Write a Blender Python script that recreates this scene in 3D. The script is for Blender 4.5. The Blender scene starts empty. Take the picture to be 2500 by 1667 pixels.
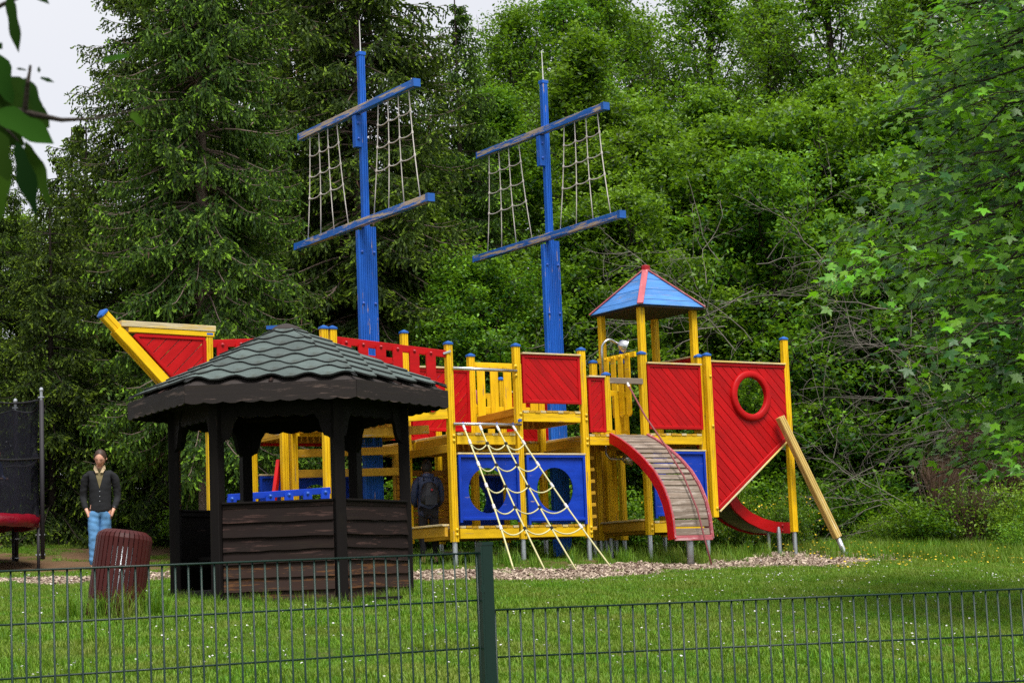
import bpy, math, random
import numpy as np
from mathutils import Matrix, Vector, Euler
from mathutils.bvhtree import BVHTree
R = math.radians
PI = math.pi
sc = bpy.context.scene
COL = sc.collection

# ------------------------------------------------------------------ camera, sky, sun, exposure
PITCH, ROLL = 0.12683, 0.03887
def cam_matrix():
    p, r = PITCH, ROLL
    M = np.array([[1, 0, 0], [0, math.sin(p), -math.cos(p)], [0, math.cos(p), math.sin(p)]])
    c, s = math.cos(r), math.sin(r)
    return np.array([[c, s, 0], [-s, c, 0], [0, 0, 1]]) @ M
CM = cam_matrix()
cd = bpy.data.cameras.new('camera'); cam = bpy.data.objects.new('camera', cd); COL.objects.link(cam)
cam.matrix_world = Matrix(((CM[0][0], -CM[1][0], -CM[2][0], 0), (CM[0][1], -CM[1][1], -CM[2][1], 0),
                           (CM[0][2], -CM[1][2], -CM[2][2], 0), (0, 0, 0, 1)))
cd.sensor_width = 22.3; cd.lens = 4789.3 * 22.3 / 2500; cd.clip_end = 600; cd.clip_start = .1
cd.dof.use_dof = True; cd.dof.focus_distance = 27; cd.dof.aperture_fstop = 10
sc.camera = cam

world = bpy.data.worlds.new("World"); sc.world = world; world.use_nodes = True
nt = world.node_tree; nt.nodes.clear()
def wn(t): return nt.nodes.new(t)
sky = wn('ShaderNodeTexSky'); sky.sky_type = 'NISHITA'; sky.sun_disc = False
SUN_EL, SUN_AZ = 60, 158           # azimuth: 180 = straight behind the camera
sky.sun_elevation = R(SUN_EL); sky.sun_rotation = R(SUN_AZ)
b1 = wn('ShaderNodeBackground'); b1.inputs[1].default_value = .05
nt.links.new(sky.outputs[0], b1.inputs[0])
b2 = wn('ShaderNodeBackground'); b2.inputs[1].default_value = .27     # the overcast cloud cover
tc = wn('ShaderNodeTexCoord'); ns = wn('ShaderNodeTexNoise'); ns.inputs['Scale'].default_value = 2.2; ns.inputs['Detail'].default_value = 4
cr = wn('ShaderNodeValToRGB'); cr.color_ramp.elements[0].position = .3; cr.color_ramp.elements[1].position = .75
cr.color_ramp.elements[0].color = (.86, .87, .93, 1); cr.color_ramp.elements[1].color = (1, 1, 1.03, 1)
nt.links.new(tc.outputs['Generated'], ns.inputs['Vector']); nt.links.new(ns.outputs[0], cr.inputs[0]); nt.links.new(cr.outputs[0], b2.inputs[0])
ad = wn('ShaderNodeMixShader'); ad.inputs[0].default_value = .92
nt.links.new(b1.outputs[0], ad.inputs[1]); nt.links.new(b2.outputs[0], ad.inputs[2])
wo = wn('ShaderNodeOutputWorld'); nt.links.new(ad.outputs[0], wo.inputs[0])
sl = bpy.data.lights.new('sun', 'SUN'); sl.energy = 1.5; sl.angle = R(28); sl.color = (1, .965, .91)
so = bpy.data.objects.new('sun', sl); COL.objects.link(so)
saz = R(SUN_AZ)
sdir = Vector((math.sin(saz) * math.cos(R(SUN_EL)), math.cos(saz) * math.cos(R(SUN_EL)), math.sin(R(SUN_EL))))
so.rotation_euler = sdir.to_track_quat('Z', 'Y').to_euler(); so.location = (0, -5, 40)
sc.view_settings.view_transform = 'Standard'; sc.view_settings.look = 'None'
sc.view_settings.gamma = 1; sc.view_settings.use_curve_mapping = False
sc.view_settings.exposure = 1.82
sc.render.engine = 'CYCLES'
sc.cycles.max_bounces = 8; sc.cycles.diffuse_bounces = 4; sc.cycles.transmission_bounces = 6; sc.cycles.transparent_max_bounces = 12
sc.cycles.use_denoising = False

# ------------------------------------------------------------------ helpers
def tag(o, label=None, cat=None, group=None, kind=None):
    if label: o['label'] = label
    if cat: o['category'] = cat
    if group: o['group'] = group
    if kind: o['kind'] = kind
    return o
SP = {}                        # each object's matrix in the space of its thing
def link(name, data, parent=None, m=None):
    o = bpy.data.objects.new(name, data); COL.objects.link(o)
    m = m or Matrix.Identity(4)
    if parent is None:
        o.matrix_world = m; SP[o] = Matrix.Identity(4)
    else:
        o.parent = parent; SP[o] = m
        o.matrix_basis = SP[parent].inverted() @ m
    return o
def empty(name, loc, rz=0):
    o = bpy.data.objects.new(name, None); COL.objects.link(o)
    o.location = loc; o.rotation_euler = (0, 0, rz); o.empty_display_size = .2
    SP[o] = Matrix.Identity(4); return o
def mesh_from(verts, faces, mat=None, smooth=False, name='mesh'):
    me = bpy.data.meshes.new(name); me.from_pydata([tuple(v) for v in verts], [], faces); me.update()
    if mat: me.materials.append(mat)
    if smooth: me.polygons.foreach_set('use_smooth', [True] * len(me.polygons))
    return me
def fast_mesh(name, V, F, mat, tint=None, smooth=False):
    """V (n,3); F (m,k) faces all with k corners"""
    me = bpy.data.meshes.new(name); V = np.asarray(V, np.float32); F = np.asarray(F, np.int32)
    m, k = F.shape
    me.vertices.add(len(V)); me.vertices.foreach_set('co', V.ravel())
    me.loops.add(m * k); me.loops.foreach_set('vertex_index', F.ravel())
    me.polygons.add(m); me.polygons.foreach_set('loop_start', np.arange(0, m * k, k, dtype=np.int32))
    try: me.polygons.foreach_set('loop_total', np.full(m, k, np.int32))
    except Exception: pass
    if tint is not None:
        a = me.attributes.new('tint', 'FLOAT', 'FACE'); a.data.foreach_set('value', np.asarray(tint, np.float32))
    me.update(calc_edges=True); me.materials.append(mat)
    if smooth: me.polygons.foreach_set('use_smooth', np.ones(m, bool))
    return me
class MB:
    def __init__(s): s.v = []; s.f = []
    def add(s, vs, fs):
        b = len(s.v); s.v += [Vector(v) for v in vs]; s.f += [tuple(b + i for i in f) for f in fs]; return s
    def box(s, c, d, rot=None):
        x, y, z = d[0] / 2, d[1] / 2, d[2] / 2
        P = [Vector(p) for p in ((-x, -y, -z), (x, -y, -z), (x, y, -z), (-x, y, -z), (-x, -y, z), (x, -y, z), (x, y, z), (-x, y, z))]
        if rot is not None: P = [rot @ p for p in P]
        return s.add([p + Vector(c) for p in P], [(0, 3, 2, 1), (4, 5, 6, 7), (0, 1, 5, 4), (1, 2, 6, 5), (2, 3, 7, 6), (3, 0, 4, 7)])
    def tube(s, pts, r, n=8, cap=True):
        pts = [Vector(p) for p in pts]; rs = r if isinstance(r, (list, tuple)) else [r] * len(pts)
        vs = []; u = None
        for i, p in enumerate(pts):
            d = (pts[min(i + 1, len(pts) - 1)] - pts[max(i - 1, 0)]).normalized()
            if u is None:
                u = d.cross(Vector((0, 0, 1)))
                if u.length < .1: u = Vector((1, 0, 0))
            u = (u - d * u.dot(d)).normalized(); w = d.cross(u)
            for k in range(n):
                a = 2 * PI * k / n; vs.append(p + (u * math.cos(a) + w * math.sin(a)) * rs[i])
        fs = [(i * n + k, i * n + (k + 1) % n, (i + 1) * n + (k + 1) % n, (i + 1) * n + k) for i in range(len(pts) - 1) for k in range(n)]
        if cap: fs += [tuple(range(n - 1, -1, -1)), tuple((len(pts) - 1) * n + k for k in range(n))]
        return s.add(vs, fs)
    def lathe(s, prof, n=12, c=(0, 0, 0), m=None):
        vs = []
        for (r, z) in prof:
            for k in range(n):
                a = 2 * PI * k / n; p = Vector((r * math.cos(a), r * math.sin(a), z))
                vs.append((m @ p if m else p) + Vector(c))
        fs = [(i * n + k, i * n + (k + 1) % n, (i + 1) * n + (k + 1) % n, (i + 1) * n + k) for i in range(len(prof) - 1) for k in range(n)]
        fs += [tuple(range(n - 1, -1, -1)), tuple((len(prof) - 1) * n + k for k in range(n))]
        return s.add(vs, fs)
    def prism(s, poly, t0, t1, m=None):
        n = len(poly); vs = [Vector((x, y, t0)) for x, y in poly] + [Vector((x, y, t1)) for x, y in poly]
        if m: vs = [m @ v for v in vs]
        fs = [tuple(range(n - 1, -1, -1)), tuple(range(n, 2 * n))] + [(i, (i + 1) % n, n + (i + 1) % n, n + i) for i in range(n)]
        return s.add(vs, fs)
    def mesh(s, mat, smooth=False, name='mesh'): return mesh_from(s.v, s.f, mat, smooth, name)
    def build(s, name, mat, parent=None, m=None, smooth=False): return link(name, s.mesh(mat, smooth, name), parent, m)
def shade_auto(me, ang=35):
    me.polygons.foreach_set('use_smooth', [True] * len(me.polygons))
    try: me.set_sharp_from_angle(angle=R(ang))
    except Exception: pass
    return me
def frame(o, ex, ey, ez=None):
    ex = Vector(ex).normalized(); ey = Vector(ey); ey = (ey - ex * ey.dot(ex)).normalized()
    ez = ex.cross(ey)
    return Matrix(((ex.x, ey.x, ez.x, o[0]), (ex.y, ey.y, ez.y, o[1]), (ex.z, ey.z, ez.z, o[2]), (0, 0, 0, 1)))
_bc = {}
def beam_mesh(L, w, h, ch, mat, kind='box'):
    key = (round(L, 3), round(w, 4), round(h, 4), ch, mat.name, kind)
    if key in _bc: return _bc[key]
    x, y = w / 2, h / 2
    if kind == 'post':            # laminated post: chamfered corners, shallow groove down each face
        c, g, gd = .012, .0045, .014
        P = []
        for (sx, sy, ax) in ((1, -1, 0), (1, 1, 1), (-1, 1, 0), (-1, -1, 1)):
            pass
        side = [(-x + c, -y), (-x * .36 - g, -y), (-x * .36, -y + gd), (-x * .36 + g, -y), (x * .36 - g, -y), (x * .36, -y + gd), (x * .36 + g, -y), (x - c, -y)]
        P += side; P += [(x, yy) for yy in (-y + c, -g, 0, g, y - c)]; P[10] = (x - gd, 0)
        P += [(-a, -b) for a, b in side]; q = [(-x, yy) for yy in (y - c, g, 0, -g, -y + c)]; q[2] = (-x + gd, 0); P += q
    else:
        c = min(ch, x * .6, y * .6)
        P = [(-x + c, -y), (x - c, -y), (x, -y + c), (x, y - c), (x - c, y), (-x + c, y), (-x, y - c), (-x, -y + c)]
    n = len(P)
    vs = [(-L / 2, a, b) for a, b in P] + [(L / 2, a, b) for a, b in P]
    fs = [tuple(range(n - 1, -1, -1)), tuple(range(n, 2 * n))] + [(i, (i + 1) % n, n + (i + 1) % n, n + i) for i in range(n)]
    me = mesh_from(vs, fs, mat, name='beam'); _bc[key] = me; return me
def beam(name, parent, p0, p1, w, h, mat, up=(0, 0, 1), ch=.005, kind='box'):
    """a timber from p0 to p1; h measured along up, w across"""
    p0, p1 = Vector(p0), Vector(p1); ex = (p1 - p0).normalized(); L = (p1 - p0).length
    ez = Vector(up); ez = ez - ex * ez.dot(ex)
    if ez.length < .01: ez = Vector((0, -1, 0)) - ex * -ex.y
    ez.normalize(); ey = ez.cross(ex)
    return link(name, beam_mesh(L, w, h, ch, mat, kind), parent, frame((p0 + p1) / 2, ex, ey))

# ------------------------------------------------------------------ materials
def new_mat(name):
    m = bpy.data.materials.new(name); m.use_nodes = True; m.node_tree.nodes.clear(); return m, m.node_tree
def N(nt, t, **k):
    n = nt.nodes.new(t)
    for a, b in k.items(): setattr(n, a, b)
    return n
def mixc(nt, fac, a, b, mode='MIX'):
    n = N(nt, 'ShaderNodeMix', data_type='RGBA', blend_type=mode)
    for s, v in ((0, fac), (6, a), (7, b)):
        if isinstance(v, (int, float)): n.inputs[s].default_value = v
        elif isinstance(v, tuple): n.inputs[s].default_value = v if len(v) == 4 else (*v, 1)
        else: nt.links.new(v, n.inputs[s])
    return n.outputs[2]
def mrange(nt, val, a, b, c=0, d=1):
    n = N(nt, 'ShaderNodeMapRange'); n.inputs[1].default_value = a; n.inputs[2].default_value = b; n.inputs[3].default_value = c; n.inputs[4].default_value = d
    nt.links.new(val, n.inputs[0]); return n.outputs[0]
def noise(nt, vec, scale, detail=3, rough=.6, sc3=None):
    if sc3 is not None:
        mp = N(nt, 'ShaderNodeMapping'); mp.inputs['Scale'].default_value = sc3; nt.links.new(vec, mp.inputs[0]); vec = mp.outputs[0]
    n = N(nt, 'ShaderNodeTexNoise'); n.inputs['Scale'].default_value = scale; n.inputs['Detail'].default_value = detail; n.inputs['Roughness'].default_value = rough
    nt.links.new(vec, n.inputs['Vector']); return n.outputs[0]
def rnd_vec(nt):
    tcn = N(nt, 'ShaderNodeTexCoord'); oi = N(nt, 'ShaderNodeObjectInfo')
    mu = N(nt, 'ShaderNodeMath', operation='MULTIPLY'); mu.inputs[1].default_value = 37.0; nt.links.new(oi.outputs['Random'], mu.inputs[0])
    va = N(nt, 'ShaderNodeVectorMath', operation='ADD'); nt.links.new(tcn.outputs['Object'], va.inputs[0]); nt.links.new(mu.outputs[0], va.inputs[1])
    return va.outputs[0], oi.outputs['Random'], tcn
def bsdf(nt, col, rough, bump=None, bstr=.2, metal=0, spec=.5, dist=.004):
    b = N(nt, 'ShaderNodeBsdfPrincipled'); o = N(nt, 'ShaderNodeOutputMaterial')
    if isinstance(col, tuple): b.inputs['Base Color'].default_value = (*col[:3], 1)
    else: nt.links.new(col, b.inputs['Base Color'])
    if isinstance(rough, (int, float)): b.inputs['Roughness'].default_value = rough
    else: nt.links.new(rough, b.inputs['Roughness'])
    b.inputs['Metallic'].default_value = metal; b.inputs['Specular IOR Level'].default_value = spec
    if bump is not None:
        bn = N(nt, 'ShaderNodeBump'); bn.inputs['Strength'].default_value = bstr; bn.inputs['Distance'].default_value = dist
        nt.links.new(bump, bn.inputs['Height']); nt.links.new(bn.outputs[0], b.inputs['Normal'])
    nt.links.new(b.outputs[0], o.inputs[0]); return b
def paint(name, col, wear=.0, wood=(.36, .27, .19), dirt=.35, rough=.42, dirtc=(.05, .04, .02), spec=.22):
    """painted timber: grain runs along local X"""
    m, nt = new_mat(name); v, rnd, tcn = rnd_vec(nt)
    grain = noise(nt, v, 1, 6, .65, (2.2, 42, 42)); blot = noise(nt, v, 2.4, 4, .6, (1, 3, 3)); fine = noise(nt, v, 1, 5, .7, (5, 120, 120))
    c = mixc(nt, mrange(nt, blot, .35, .7), tuple(x * .80 for x in col), tuple(min(1, x * 1.08) for x in col))
    c = mixc(nt, mrange(nt, grain, .56, .74, 0, dirt), c, tuple(x * .35 + y * .4 for x, y in zip(col, dirtc)))
    d2 = noise(nt, v, 1, 5, .7, (.9, 6, 6))
    c = mixc(nt, mrange(nt, d2, .55, .78, 0, dirt * 1.2), c, tuple(x * .45 + y * .5 for x, y in zip(col, dirtc)))
    if wear > 0:
        w = noise(nt, v, 1, 6, .75, (1.6, 20, 20))
        wc = mixc(nt, mrange(nt, fine, .3, .7), tuple(x * .6 for x in wood), tuple(min(1, x * 1.5) for x in wood))
        c = mixc(nt, mrange(nt, w, .66 - wear * .4, .70 - wear * .4), c, wc)
    hv = N(nt, 'ShaderNodeHueSaturation'); nt.links.new(mrange(nt, rnd, 0, 1, .9, 1.08), hv.inputs['Value']); nt.links.new(c, hv.inputs['Color'])
    bsdf(nt, hv.outputs[0], mrange(nt, blot, .3, .7, rough, rough + .22), grain, .35, spec=spec)
    return m
YEL = (.80, .49, .006); RED = (.45, .001, .003); BLU = (.004, .042, .42)
M_yel = paint('yellow_paint', YEL, wear=.13, wood=(.30, .20, .08), dirt=.85, dirtc=(.12, .06, .01))
M_yel2 = paint('stained_yellow_paint', (.55, .31, .02), wear=.16, dirt=.7, dirtc=(.06, .03, .01))
M_yeld = paint('ochre_timber', (.42, .19, .012), wear=.0, dirt=.6, dirtc=(.06, .03, .01))
M_yelcap = paint('sunbleached_yellow_paint', (.72, .52, .16), wear=.5, wood=(.50, .42, .26), dirt=.6)
M_red = paint('red_paint', RED, wear=-.10, dirt=.35, dirtc=(.05, .01, .01))
M_redpale = paint('chalky_red_paint', (.44, .11, .13), wear=.22, wood=(.50, .30, .31), dirt=.3)
M_blue = paint('blue_paint', BLU, wear=.04, dirt=.4, dirtc=(.01, .02, .06))
M_mast = paint('mast_blue_paint', (.012, .11, .52), wear=.10, dirt=.25, dirtc=(.01, .02, .06))
M_yard = paint('peeling_blue_paint', (.02, .13, .50), wear=.40, wood=(.42, .33, .24), dirt=.35)
M_roofb = paint('weathered_blue_paint', (.07, .22, .55), wear=.22, wood=(.16, .2, .32), dirt=.55, dirtc=(.01, .02, .05))
M_cap = paint('blue_plastic', (.02, .11, .42), dirt=.15, rough=.35)
M_grey = paint('grey_weathered_wood', (.20, .155, .12), wear=.30, wood=(.30, .25, .21), dirt=.5, rough=.75)
M_pale = paint('pale_varnished_wood', (.60, .42, .13), wear=.2, wood=(.66, .58, .34), dirt=.25)
M_dark = paint('dark_stained_wood', (.008, .006, .006), wear=.05, wood=(.05, .032, .028), dirt=.3, rough=.6, spec=.12)
M_bnchd = paint('dark_brown_board', (.016, .010, .009), wear=.26, wood=(.050, .028, .024), dirt=.5, rough=.7, spec=.12)
M_barn = paint('sun_worn_brown_board', (.028, .013, .009), wear=.30, wood=(.10, .042, .013), dirt=.5, rough=.65)
M_fasc = paint('weathered_fascia_board', (.022, .017, .016), wear=.26, wood=(.085, .060, .052), dirt=.5, rough=.7)
def simple(name, col, rough=.5, metal=0, var=.15, scale=30, bstr=.1, spec=.5, dist=.003):
    m, nt = new_mat(name); v, rnd, tcn = rnd_vec(nt); n1 = noise(nt, v, scale, 4, .6)
    c = mixc(nt, n1, tuple(x * (1 - var) for x in col), tuple(min(1, x * (1 + var)) for x in col))
    hv = N(nt, 'ShaderNodeHueSaturation'); nt.links.new(mrange(nt, rnd, 0, 1, .9, 1.1), hv.inputs['Value']); nt.links.new(c, hv.inputs['Color'])
    bsdf(nt, hv.outputs[0], rough, n1, bstr, metal, spec, dist); return m
M_steel = simple('stainless_steel', (.62, .62, .64), .28, 1, .08)
M_galv = simple('galvanised_steel', (.42, .45, .48), .45, .85, .25, 22)
M_rope = simple('cream_rope', (.55, .52, .27), .8, 0, .2, 160, .5)
M_ropeg = simple('grey_white_rope', (.50, .46, .43), .8, 0, .2, 160, .5)
M_roper = simple('faded_red_rope', (.22, .055, .06), .8, 0, .25, 160, .5)
M_black = simple('black_plastic', (.012, .012, .014), .4)
M_white = simple('white_plastic', (.62, .60, .60), .4)
M_bolty = simple('yellow_bolt_cap', (.70, .44, .01), .35)
M_boltr = simple('red_bolt_cap', (.34, .004, .010), .35)
M_boltb = simple('blue_bolt_cap', (.012, .08, .42), .35)
M_fence = simple('green_coated_steel', (.003, .020, .014), .42, 0, .15, 60, .05, .35)
M_felt = simple('roof_underside', (.02, .014, .012), .8)
M_slate = None
def shingle_mat():
    m, nt = new_mat('green_felt_shingle'); v, rnd, tcn = rnd_vec(nt)
    n1 = noise(nt, v, 9, 5, .7); n2 = noise(nt, v, 260, 3, .8); n3 = noise(nt, tcn.outputs['Object'], 3, 5, .65)
    c = mixc(nt, mrange(nt, n1, .3, .7), (.024, .042, .039), (.062, .088, .080))
    c = mixc(nt, mrange(nt, n2, .35, .75, 0, .6), c, (.13, .165, .155))
    c = mixc(nt, mrange(nt, n3, .52, .70, 0, .75), c, (.022, .022, .018)); n4 = noise(nt, tcn.outputs['Object'], 7, 5, .7); c = mixc(nt, mrange(nt, n4, .60, .70, 0, .5), c, (.035, .055, .014))
    hv = N(nt, 'ShaderNodeHueSaturation'); nt.links.new(mrange(nt, rnd, 0, 1, .8, 1.2), hv.inputs['Value']); nt.links.new(c, hv.inputs['Color'])
    bsdf(nt, hv.outputs[0], .8, n2, .5, dist=.002); return m
M_shing = shingle_mat()
M_shed = simple('shingle_edge', (.01, .011, .011), .8)
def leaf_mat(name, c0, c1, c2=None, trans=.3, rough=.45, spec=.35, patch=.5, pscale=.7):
    """tint 0 old dark leaf ... 1 fresh leaf; also painted crown shade, tone by height"""
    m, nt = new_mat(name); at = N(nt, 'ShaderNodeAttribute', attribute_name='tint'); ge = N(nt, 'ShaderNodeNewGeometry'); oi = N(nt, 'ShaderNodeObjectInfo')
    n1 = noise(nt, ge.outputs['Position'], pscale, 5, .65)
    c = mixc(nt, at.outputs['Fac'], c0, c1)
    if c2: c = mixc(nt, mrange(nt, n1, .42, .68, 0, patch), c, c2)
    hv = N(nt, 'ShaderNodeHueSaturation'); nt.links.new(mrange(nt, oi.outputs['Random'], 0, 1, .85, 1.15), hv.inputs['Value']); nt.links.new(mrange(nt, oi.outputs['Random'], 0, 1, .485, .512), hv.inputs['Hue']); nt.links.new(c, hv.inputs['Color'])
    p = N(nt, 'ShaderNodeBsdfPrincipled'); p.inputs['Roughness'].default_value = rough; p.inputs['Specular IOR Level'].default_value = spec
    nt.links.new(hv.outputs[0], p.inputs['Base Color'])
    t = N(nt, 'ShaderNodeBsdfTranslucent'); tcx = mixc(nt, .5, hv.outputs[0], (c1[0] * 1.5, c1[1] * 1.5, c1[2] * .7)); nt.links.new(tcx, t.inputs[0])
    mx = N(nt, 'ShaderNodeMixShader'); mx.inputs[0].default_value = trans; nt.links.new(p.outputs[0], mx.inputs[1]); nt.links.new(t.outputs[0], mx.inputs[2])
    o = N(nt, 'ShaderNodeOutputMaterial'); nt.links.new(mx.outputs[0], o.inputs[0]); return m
M_leaf = leaf_mat('broadleaf_foliage', (.004, .030, .003), (.225, .420, .022), (.045, .160, .010), trans=.36, patch=.5)
M_leafb = leaf_mat('fresh_broadleaf_foliage', (.03, .11, .010), (.26, .44, .03), (.10, .25, .02), trans=.36)
M_spr = leaf_mat('spruce_needles', (.006, .022, .004), (.240, .400, .026), (.040, .095, .010), trans=.12, rough=.6, spec=.25)
M_maple = leaf_mat('maple_leaf', (.006, .046, .018), (.200, .500, .018), None, trans=.40, rough=.42, spec=.40)
M_near = leaf_mat('close_dark_leaf', (.003, .012, .003), (.045, .12, .010), None, trans=.07, rough=.9, spec=.03)  # dark green range for the twig leaves near the lens
M_grass = leaf_mat('grass_blade', (.045, .130, .010), (.170, .325, .020), (.215, .245, .045), trans=.3, rough=.5, spec=.2, patch=.75, pscale=1.3)
M_dry = leaf_mat('dry_broom', (.05, .025, .014), (.16, .10, .06), None, trans=.1)
M_bark = simple('bark', (.032, .025, .020), .9, 0, .5, 12, .8, .2, .02)
M_barkp = simple('spruce_bark', (.16, .12, .10), .9, 0, .55, 16, .9, .2, .03)
M_twig = simple('grey_twig', (.15, .135, .115), .9, 0, .3, 20, .3, .2)

# ------------------------------------------------------------------ ground
OX, OY, YAW = -0.88887, 27.0, .576
SA, CA = math.sin(YAW), math.cos(YAW)
GV = [-60, -24, -16, -14.7, -11.3, -9.7, -6.5, -4, -3.2, -1.4, 0, 4, 8, 13, 20, 200]
GZ = [-1.5, -1.45, -1.05, -.72, -.43, -.25, .0, .08, .11, .28, .40, .52, .9, 1.5, 2.2, 4]
def gz(x, y):
    x = np.asarray(x, float); y = np.asarray(y, float)
    v = -(x - OX) * SA + (y - OY) * CA
    return np.interp(v, GV, GZ) + .02 * np.sin(x * 1.7 + y * .6) * np.sin(y * 1.3 - x * .4) + .012 * np.sin(x * 4.1 + 1) * np.sin(y * 3.7)
def gz1(x, y): return float(gz(x, y))
def uv_of(x, y): return (x - OX) * CA + (y - OY) * SA, -(x - OX) * SA + (y - OY) * CA
def xy_of(u, v): return OX + u * CA - v * SA, OY + u * SA + v * CA
rs = np.random.default_rng(7)
def fbm(x, y, s, seed=0):
    out = 0; a = 1; tot = 0
    for k in range(4):
        ph = seed * 1.7 + k * 2.3
        out = out + a * (np.sin(x * s + ph + 1.3 * np.sin(y * s * .9 + ph)) * np.sin(y * s * 1.1 - ph + 1.1 * np.sin(x * s * .8 + 2 * ph))); tot += a; a *= .6; s *= 1.93
    return out / tot
def mulch_mask(x, y):
    u, v = uv_of(x, y)
    n = fbm(x, y, 1.1, 3) * .9 + fbm(x, y, 4.3, 6) * .55
    lo = np.interp(u, [-9, -5, -2, 0, 2, 4, 6.4, 7.6], [-1.1, -1.5, -2.9, -3.3, -2.7, -2.4, -2.2, -1.2])
    hi = np.interp(u, [-9, -5, -2, 0, 3, 5, 6, 7.6, 8.5], [.6, .2, -1.0, -1.1, -.8, -.5, 1.0, 2.2, .4])
    m = np.clip((v - lo + n * .5) * 3, 0, 1) * np.clip((hi - v + n * .5) * 3, 0, 1) * np.clip((8.3 - u + n) * 2, 0, 1)
    return m
def dirt_mask(x, y):
    u, v = uv_of(x, y); n = fbm(x, y, 1.6, 9)
    a = np.clip((v - 1.2 + n) * 1.5, 0, 1) * np.clip((9.6 - v + n * 1.5) * .9, 0, 1) * np.clip((-x - 3.6) * 1.5, 0, 1) * np.clip(1.05 + n * .75, 0, 1)
    b = np.clip((v + 1.3 + n * .5) * 2, 0, 1) * np.clip((3.4 - v) * 2, 0, 1) * np.clip(u + 5, 0, 1) * np.clip(7.6 - u, 0, 1) * .55
    b2 = np.clip((v - 9 + n) * .8, 0, 1) + np.clip((u - 8.5 + n) * .8, 0, 1) * np.clip((v + 1.5 + n) * 1.5, 0, 1)
    sp = np.clip((fbm(x, y, 1.7, 17) - .50) * 5, 0, .9) * (v < -3.5)
    return np.clip(np.maximum(np.maximum(np.maximum(a, b), b2), sp), 0, 1)
xs = np.concatenate([np.linspace(-160, -14, 16), np.arange(-12.9, 13, .16), np.linspace(14, 160, 16)])
ys = np.concatenate([np.linspace(-40, 6, 8), np.arange(6.5, 42, .16), np.linspace(43, 240, 24)])
X, Y = np.meshgrid(xs, ys); Z = gz(X, Y)
V = np.stack([X.ravel(), Y.ravel(), Z.ravel()], 1)
nx, ny = len(xs), len(ys); ii = np.arange((ny - 1) * (nx - 1)); r_, c_ = ii // (nx - 1), ii % (nx - 1); a_ = r_ * nx + c_
Fq = np.stack([a_, a_ + 1, a_ + nx + 1, a_ + nx], 1)
def ground_mat():
    m, nt = new_mat('lawn_soil'); ge = N(nt, 'ShaderNodeNewGeometry'); P = ge.outputs['Position']
    am = N(nt, 'ShaderNodeAttribute', attribute_name='mulch'); ad_ = N(nt, 'ShaderNodeAttribute', attribute_name='dirt')
    n1 = noise(nt, P, 1.2, 5, .6); n2 = noise(nt, P, 14, 5, .7); n3 = noise(nt, P, 60, 3, .7)
    c = mixc(nt, n2, (.025, .055, .006), (.085, .130, .016)); c = mixc(nt, mrange(nt, n1, .5, .7, 0, .5), c, (.085, .090, .022))
    d = mixc(nt, n2, (.075, .042, .022), (.24, .15, .085)); d = mixc(nt, mrange(nt, n3, .4, .7), d, (.12, .07, .04))
    mu = mixc(nt, mrange(nt, n3, .3, .7), (.10, .065, .05), (.38, .29, .24)); mu = mixc(nt, mrange(nt, n2, .3, .6), (.11, .05, .03), mu)
    c = mixc(nt, ad_.outputs['Fac'], c, d); c = mixc(nt, am.outputs['Fac'], c, mu)
    bsdf(nt, c, .95, n3, .8, spec=.1, dist=.02); return m
gm = fast_mesh('ground', V, Fq, ground_mat(), smooth=True)
for nm, fn in (('mulch', mulch_mask), ('dirt', dirt_mask)):
    a = gm.attributes.new(nm, 'FLOAT', 'POINT'); a.data.foreach_set('value', fn(X.ravel(), Y.ravel()).astype(np.float32))
g = link('ground', gm); tag(g, kind='structure')

# ------------------------------------------------------------------ scattering (only for what nobody could count)
def scatter(name, P, rot, scl, meshes, label, cat):
    me = bpy.data.meshes.new(name); me.vertices.add(len(P)); me.vertices.foreach_set('co', P.astype(np.float32).ravel())
    a = me.attributes.new('rot', 'FLOAT_VECTOR', 'POINT'); a.data.foreach_set('vector', rot.astype(np.float32).ravel())
    a = me.attributes.new('scl', 'FLOAT', 'POINT'); a.data.foreach_set('value', scl.astype(np.float32))
    me.update(); o = link(name, me); tag(o, label, cat, kind='stuff')
    col = bpy.data.collections.new(name + '_pieces')
    for i, m in enumerate(meshes):
        col.objects.link(bpy.data.objects.new(name + '_piece', m))
    ng = bpy.data.node_groups.new(name, 'GeometryNodeTree')
    ng.interface.new_socket('Geometry', in_out='INPUT', socket_type='NodeSocketGeometry'); ng.interface.new_socket('Geometry', in_out='OUTPUT', socket_type='NodeSocketGeometry')
    gi = ng.nodes.new('NodeGroupInput'); go = ng.nodes.new('NodeGroupOutput'); ip = ng.nodes.new('GeometryNodeInstanceOnPoints')
    ci = ng.nodes.new('GeometryNodeCollectionInfo'); ci.inputs['Collection'].default_value = col
    ci.inputs['Separate Children'].default_value = True; ci.inputs['Reset Children'].default_value = True
    nr = ng.nodes.new('GeometryNodeInputNamedAttribute'); nr.data_type = 'FLOAT_VECTOR'; nr.inputs[0].default_value = 'rot'
    nsn = ng.nodes.new('GeometryNodeInputNamedAttribute'); nsn.data_type = 'FLOAT'; nsn.inputs[0].default_value = 'scl'
    ip.inputs['Pick Instance'].default_value = True
    L = ng.links.new
    mp = ng.nodes.new('GeometryNodeMeshToPoints'); L(gi.outputs[0], mp.inputs[0])
    L(mp.outputs[0], ip.inputs['Points']); L(ci.outputs[0], ip.inputs['Instance'])
    L(nr.outputs['Attribute'], ip.inputs['Rotation']); L(nsn.outputs['Attribute'], ip.inputs['Scale']); L(ip.outputs[0], go.inputs[0])
    md = o.modifiers.new('scatter', 'NODES'); md.node_group = ng; return o
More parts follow.
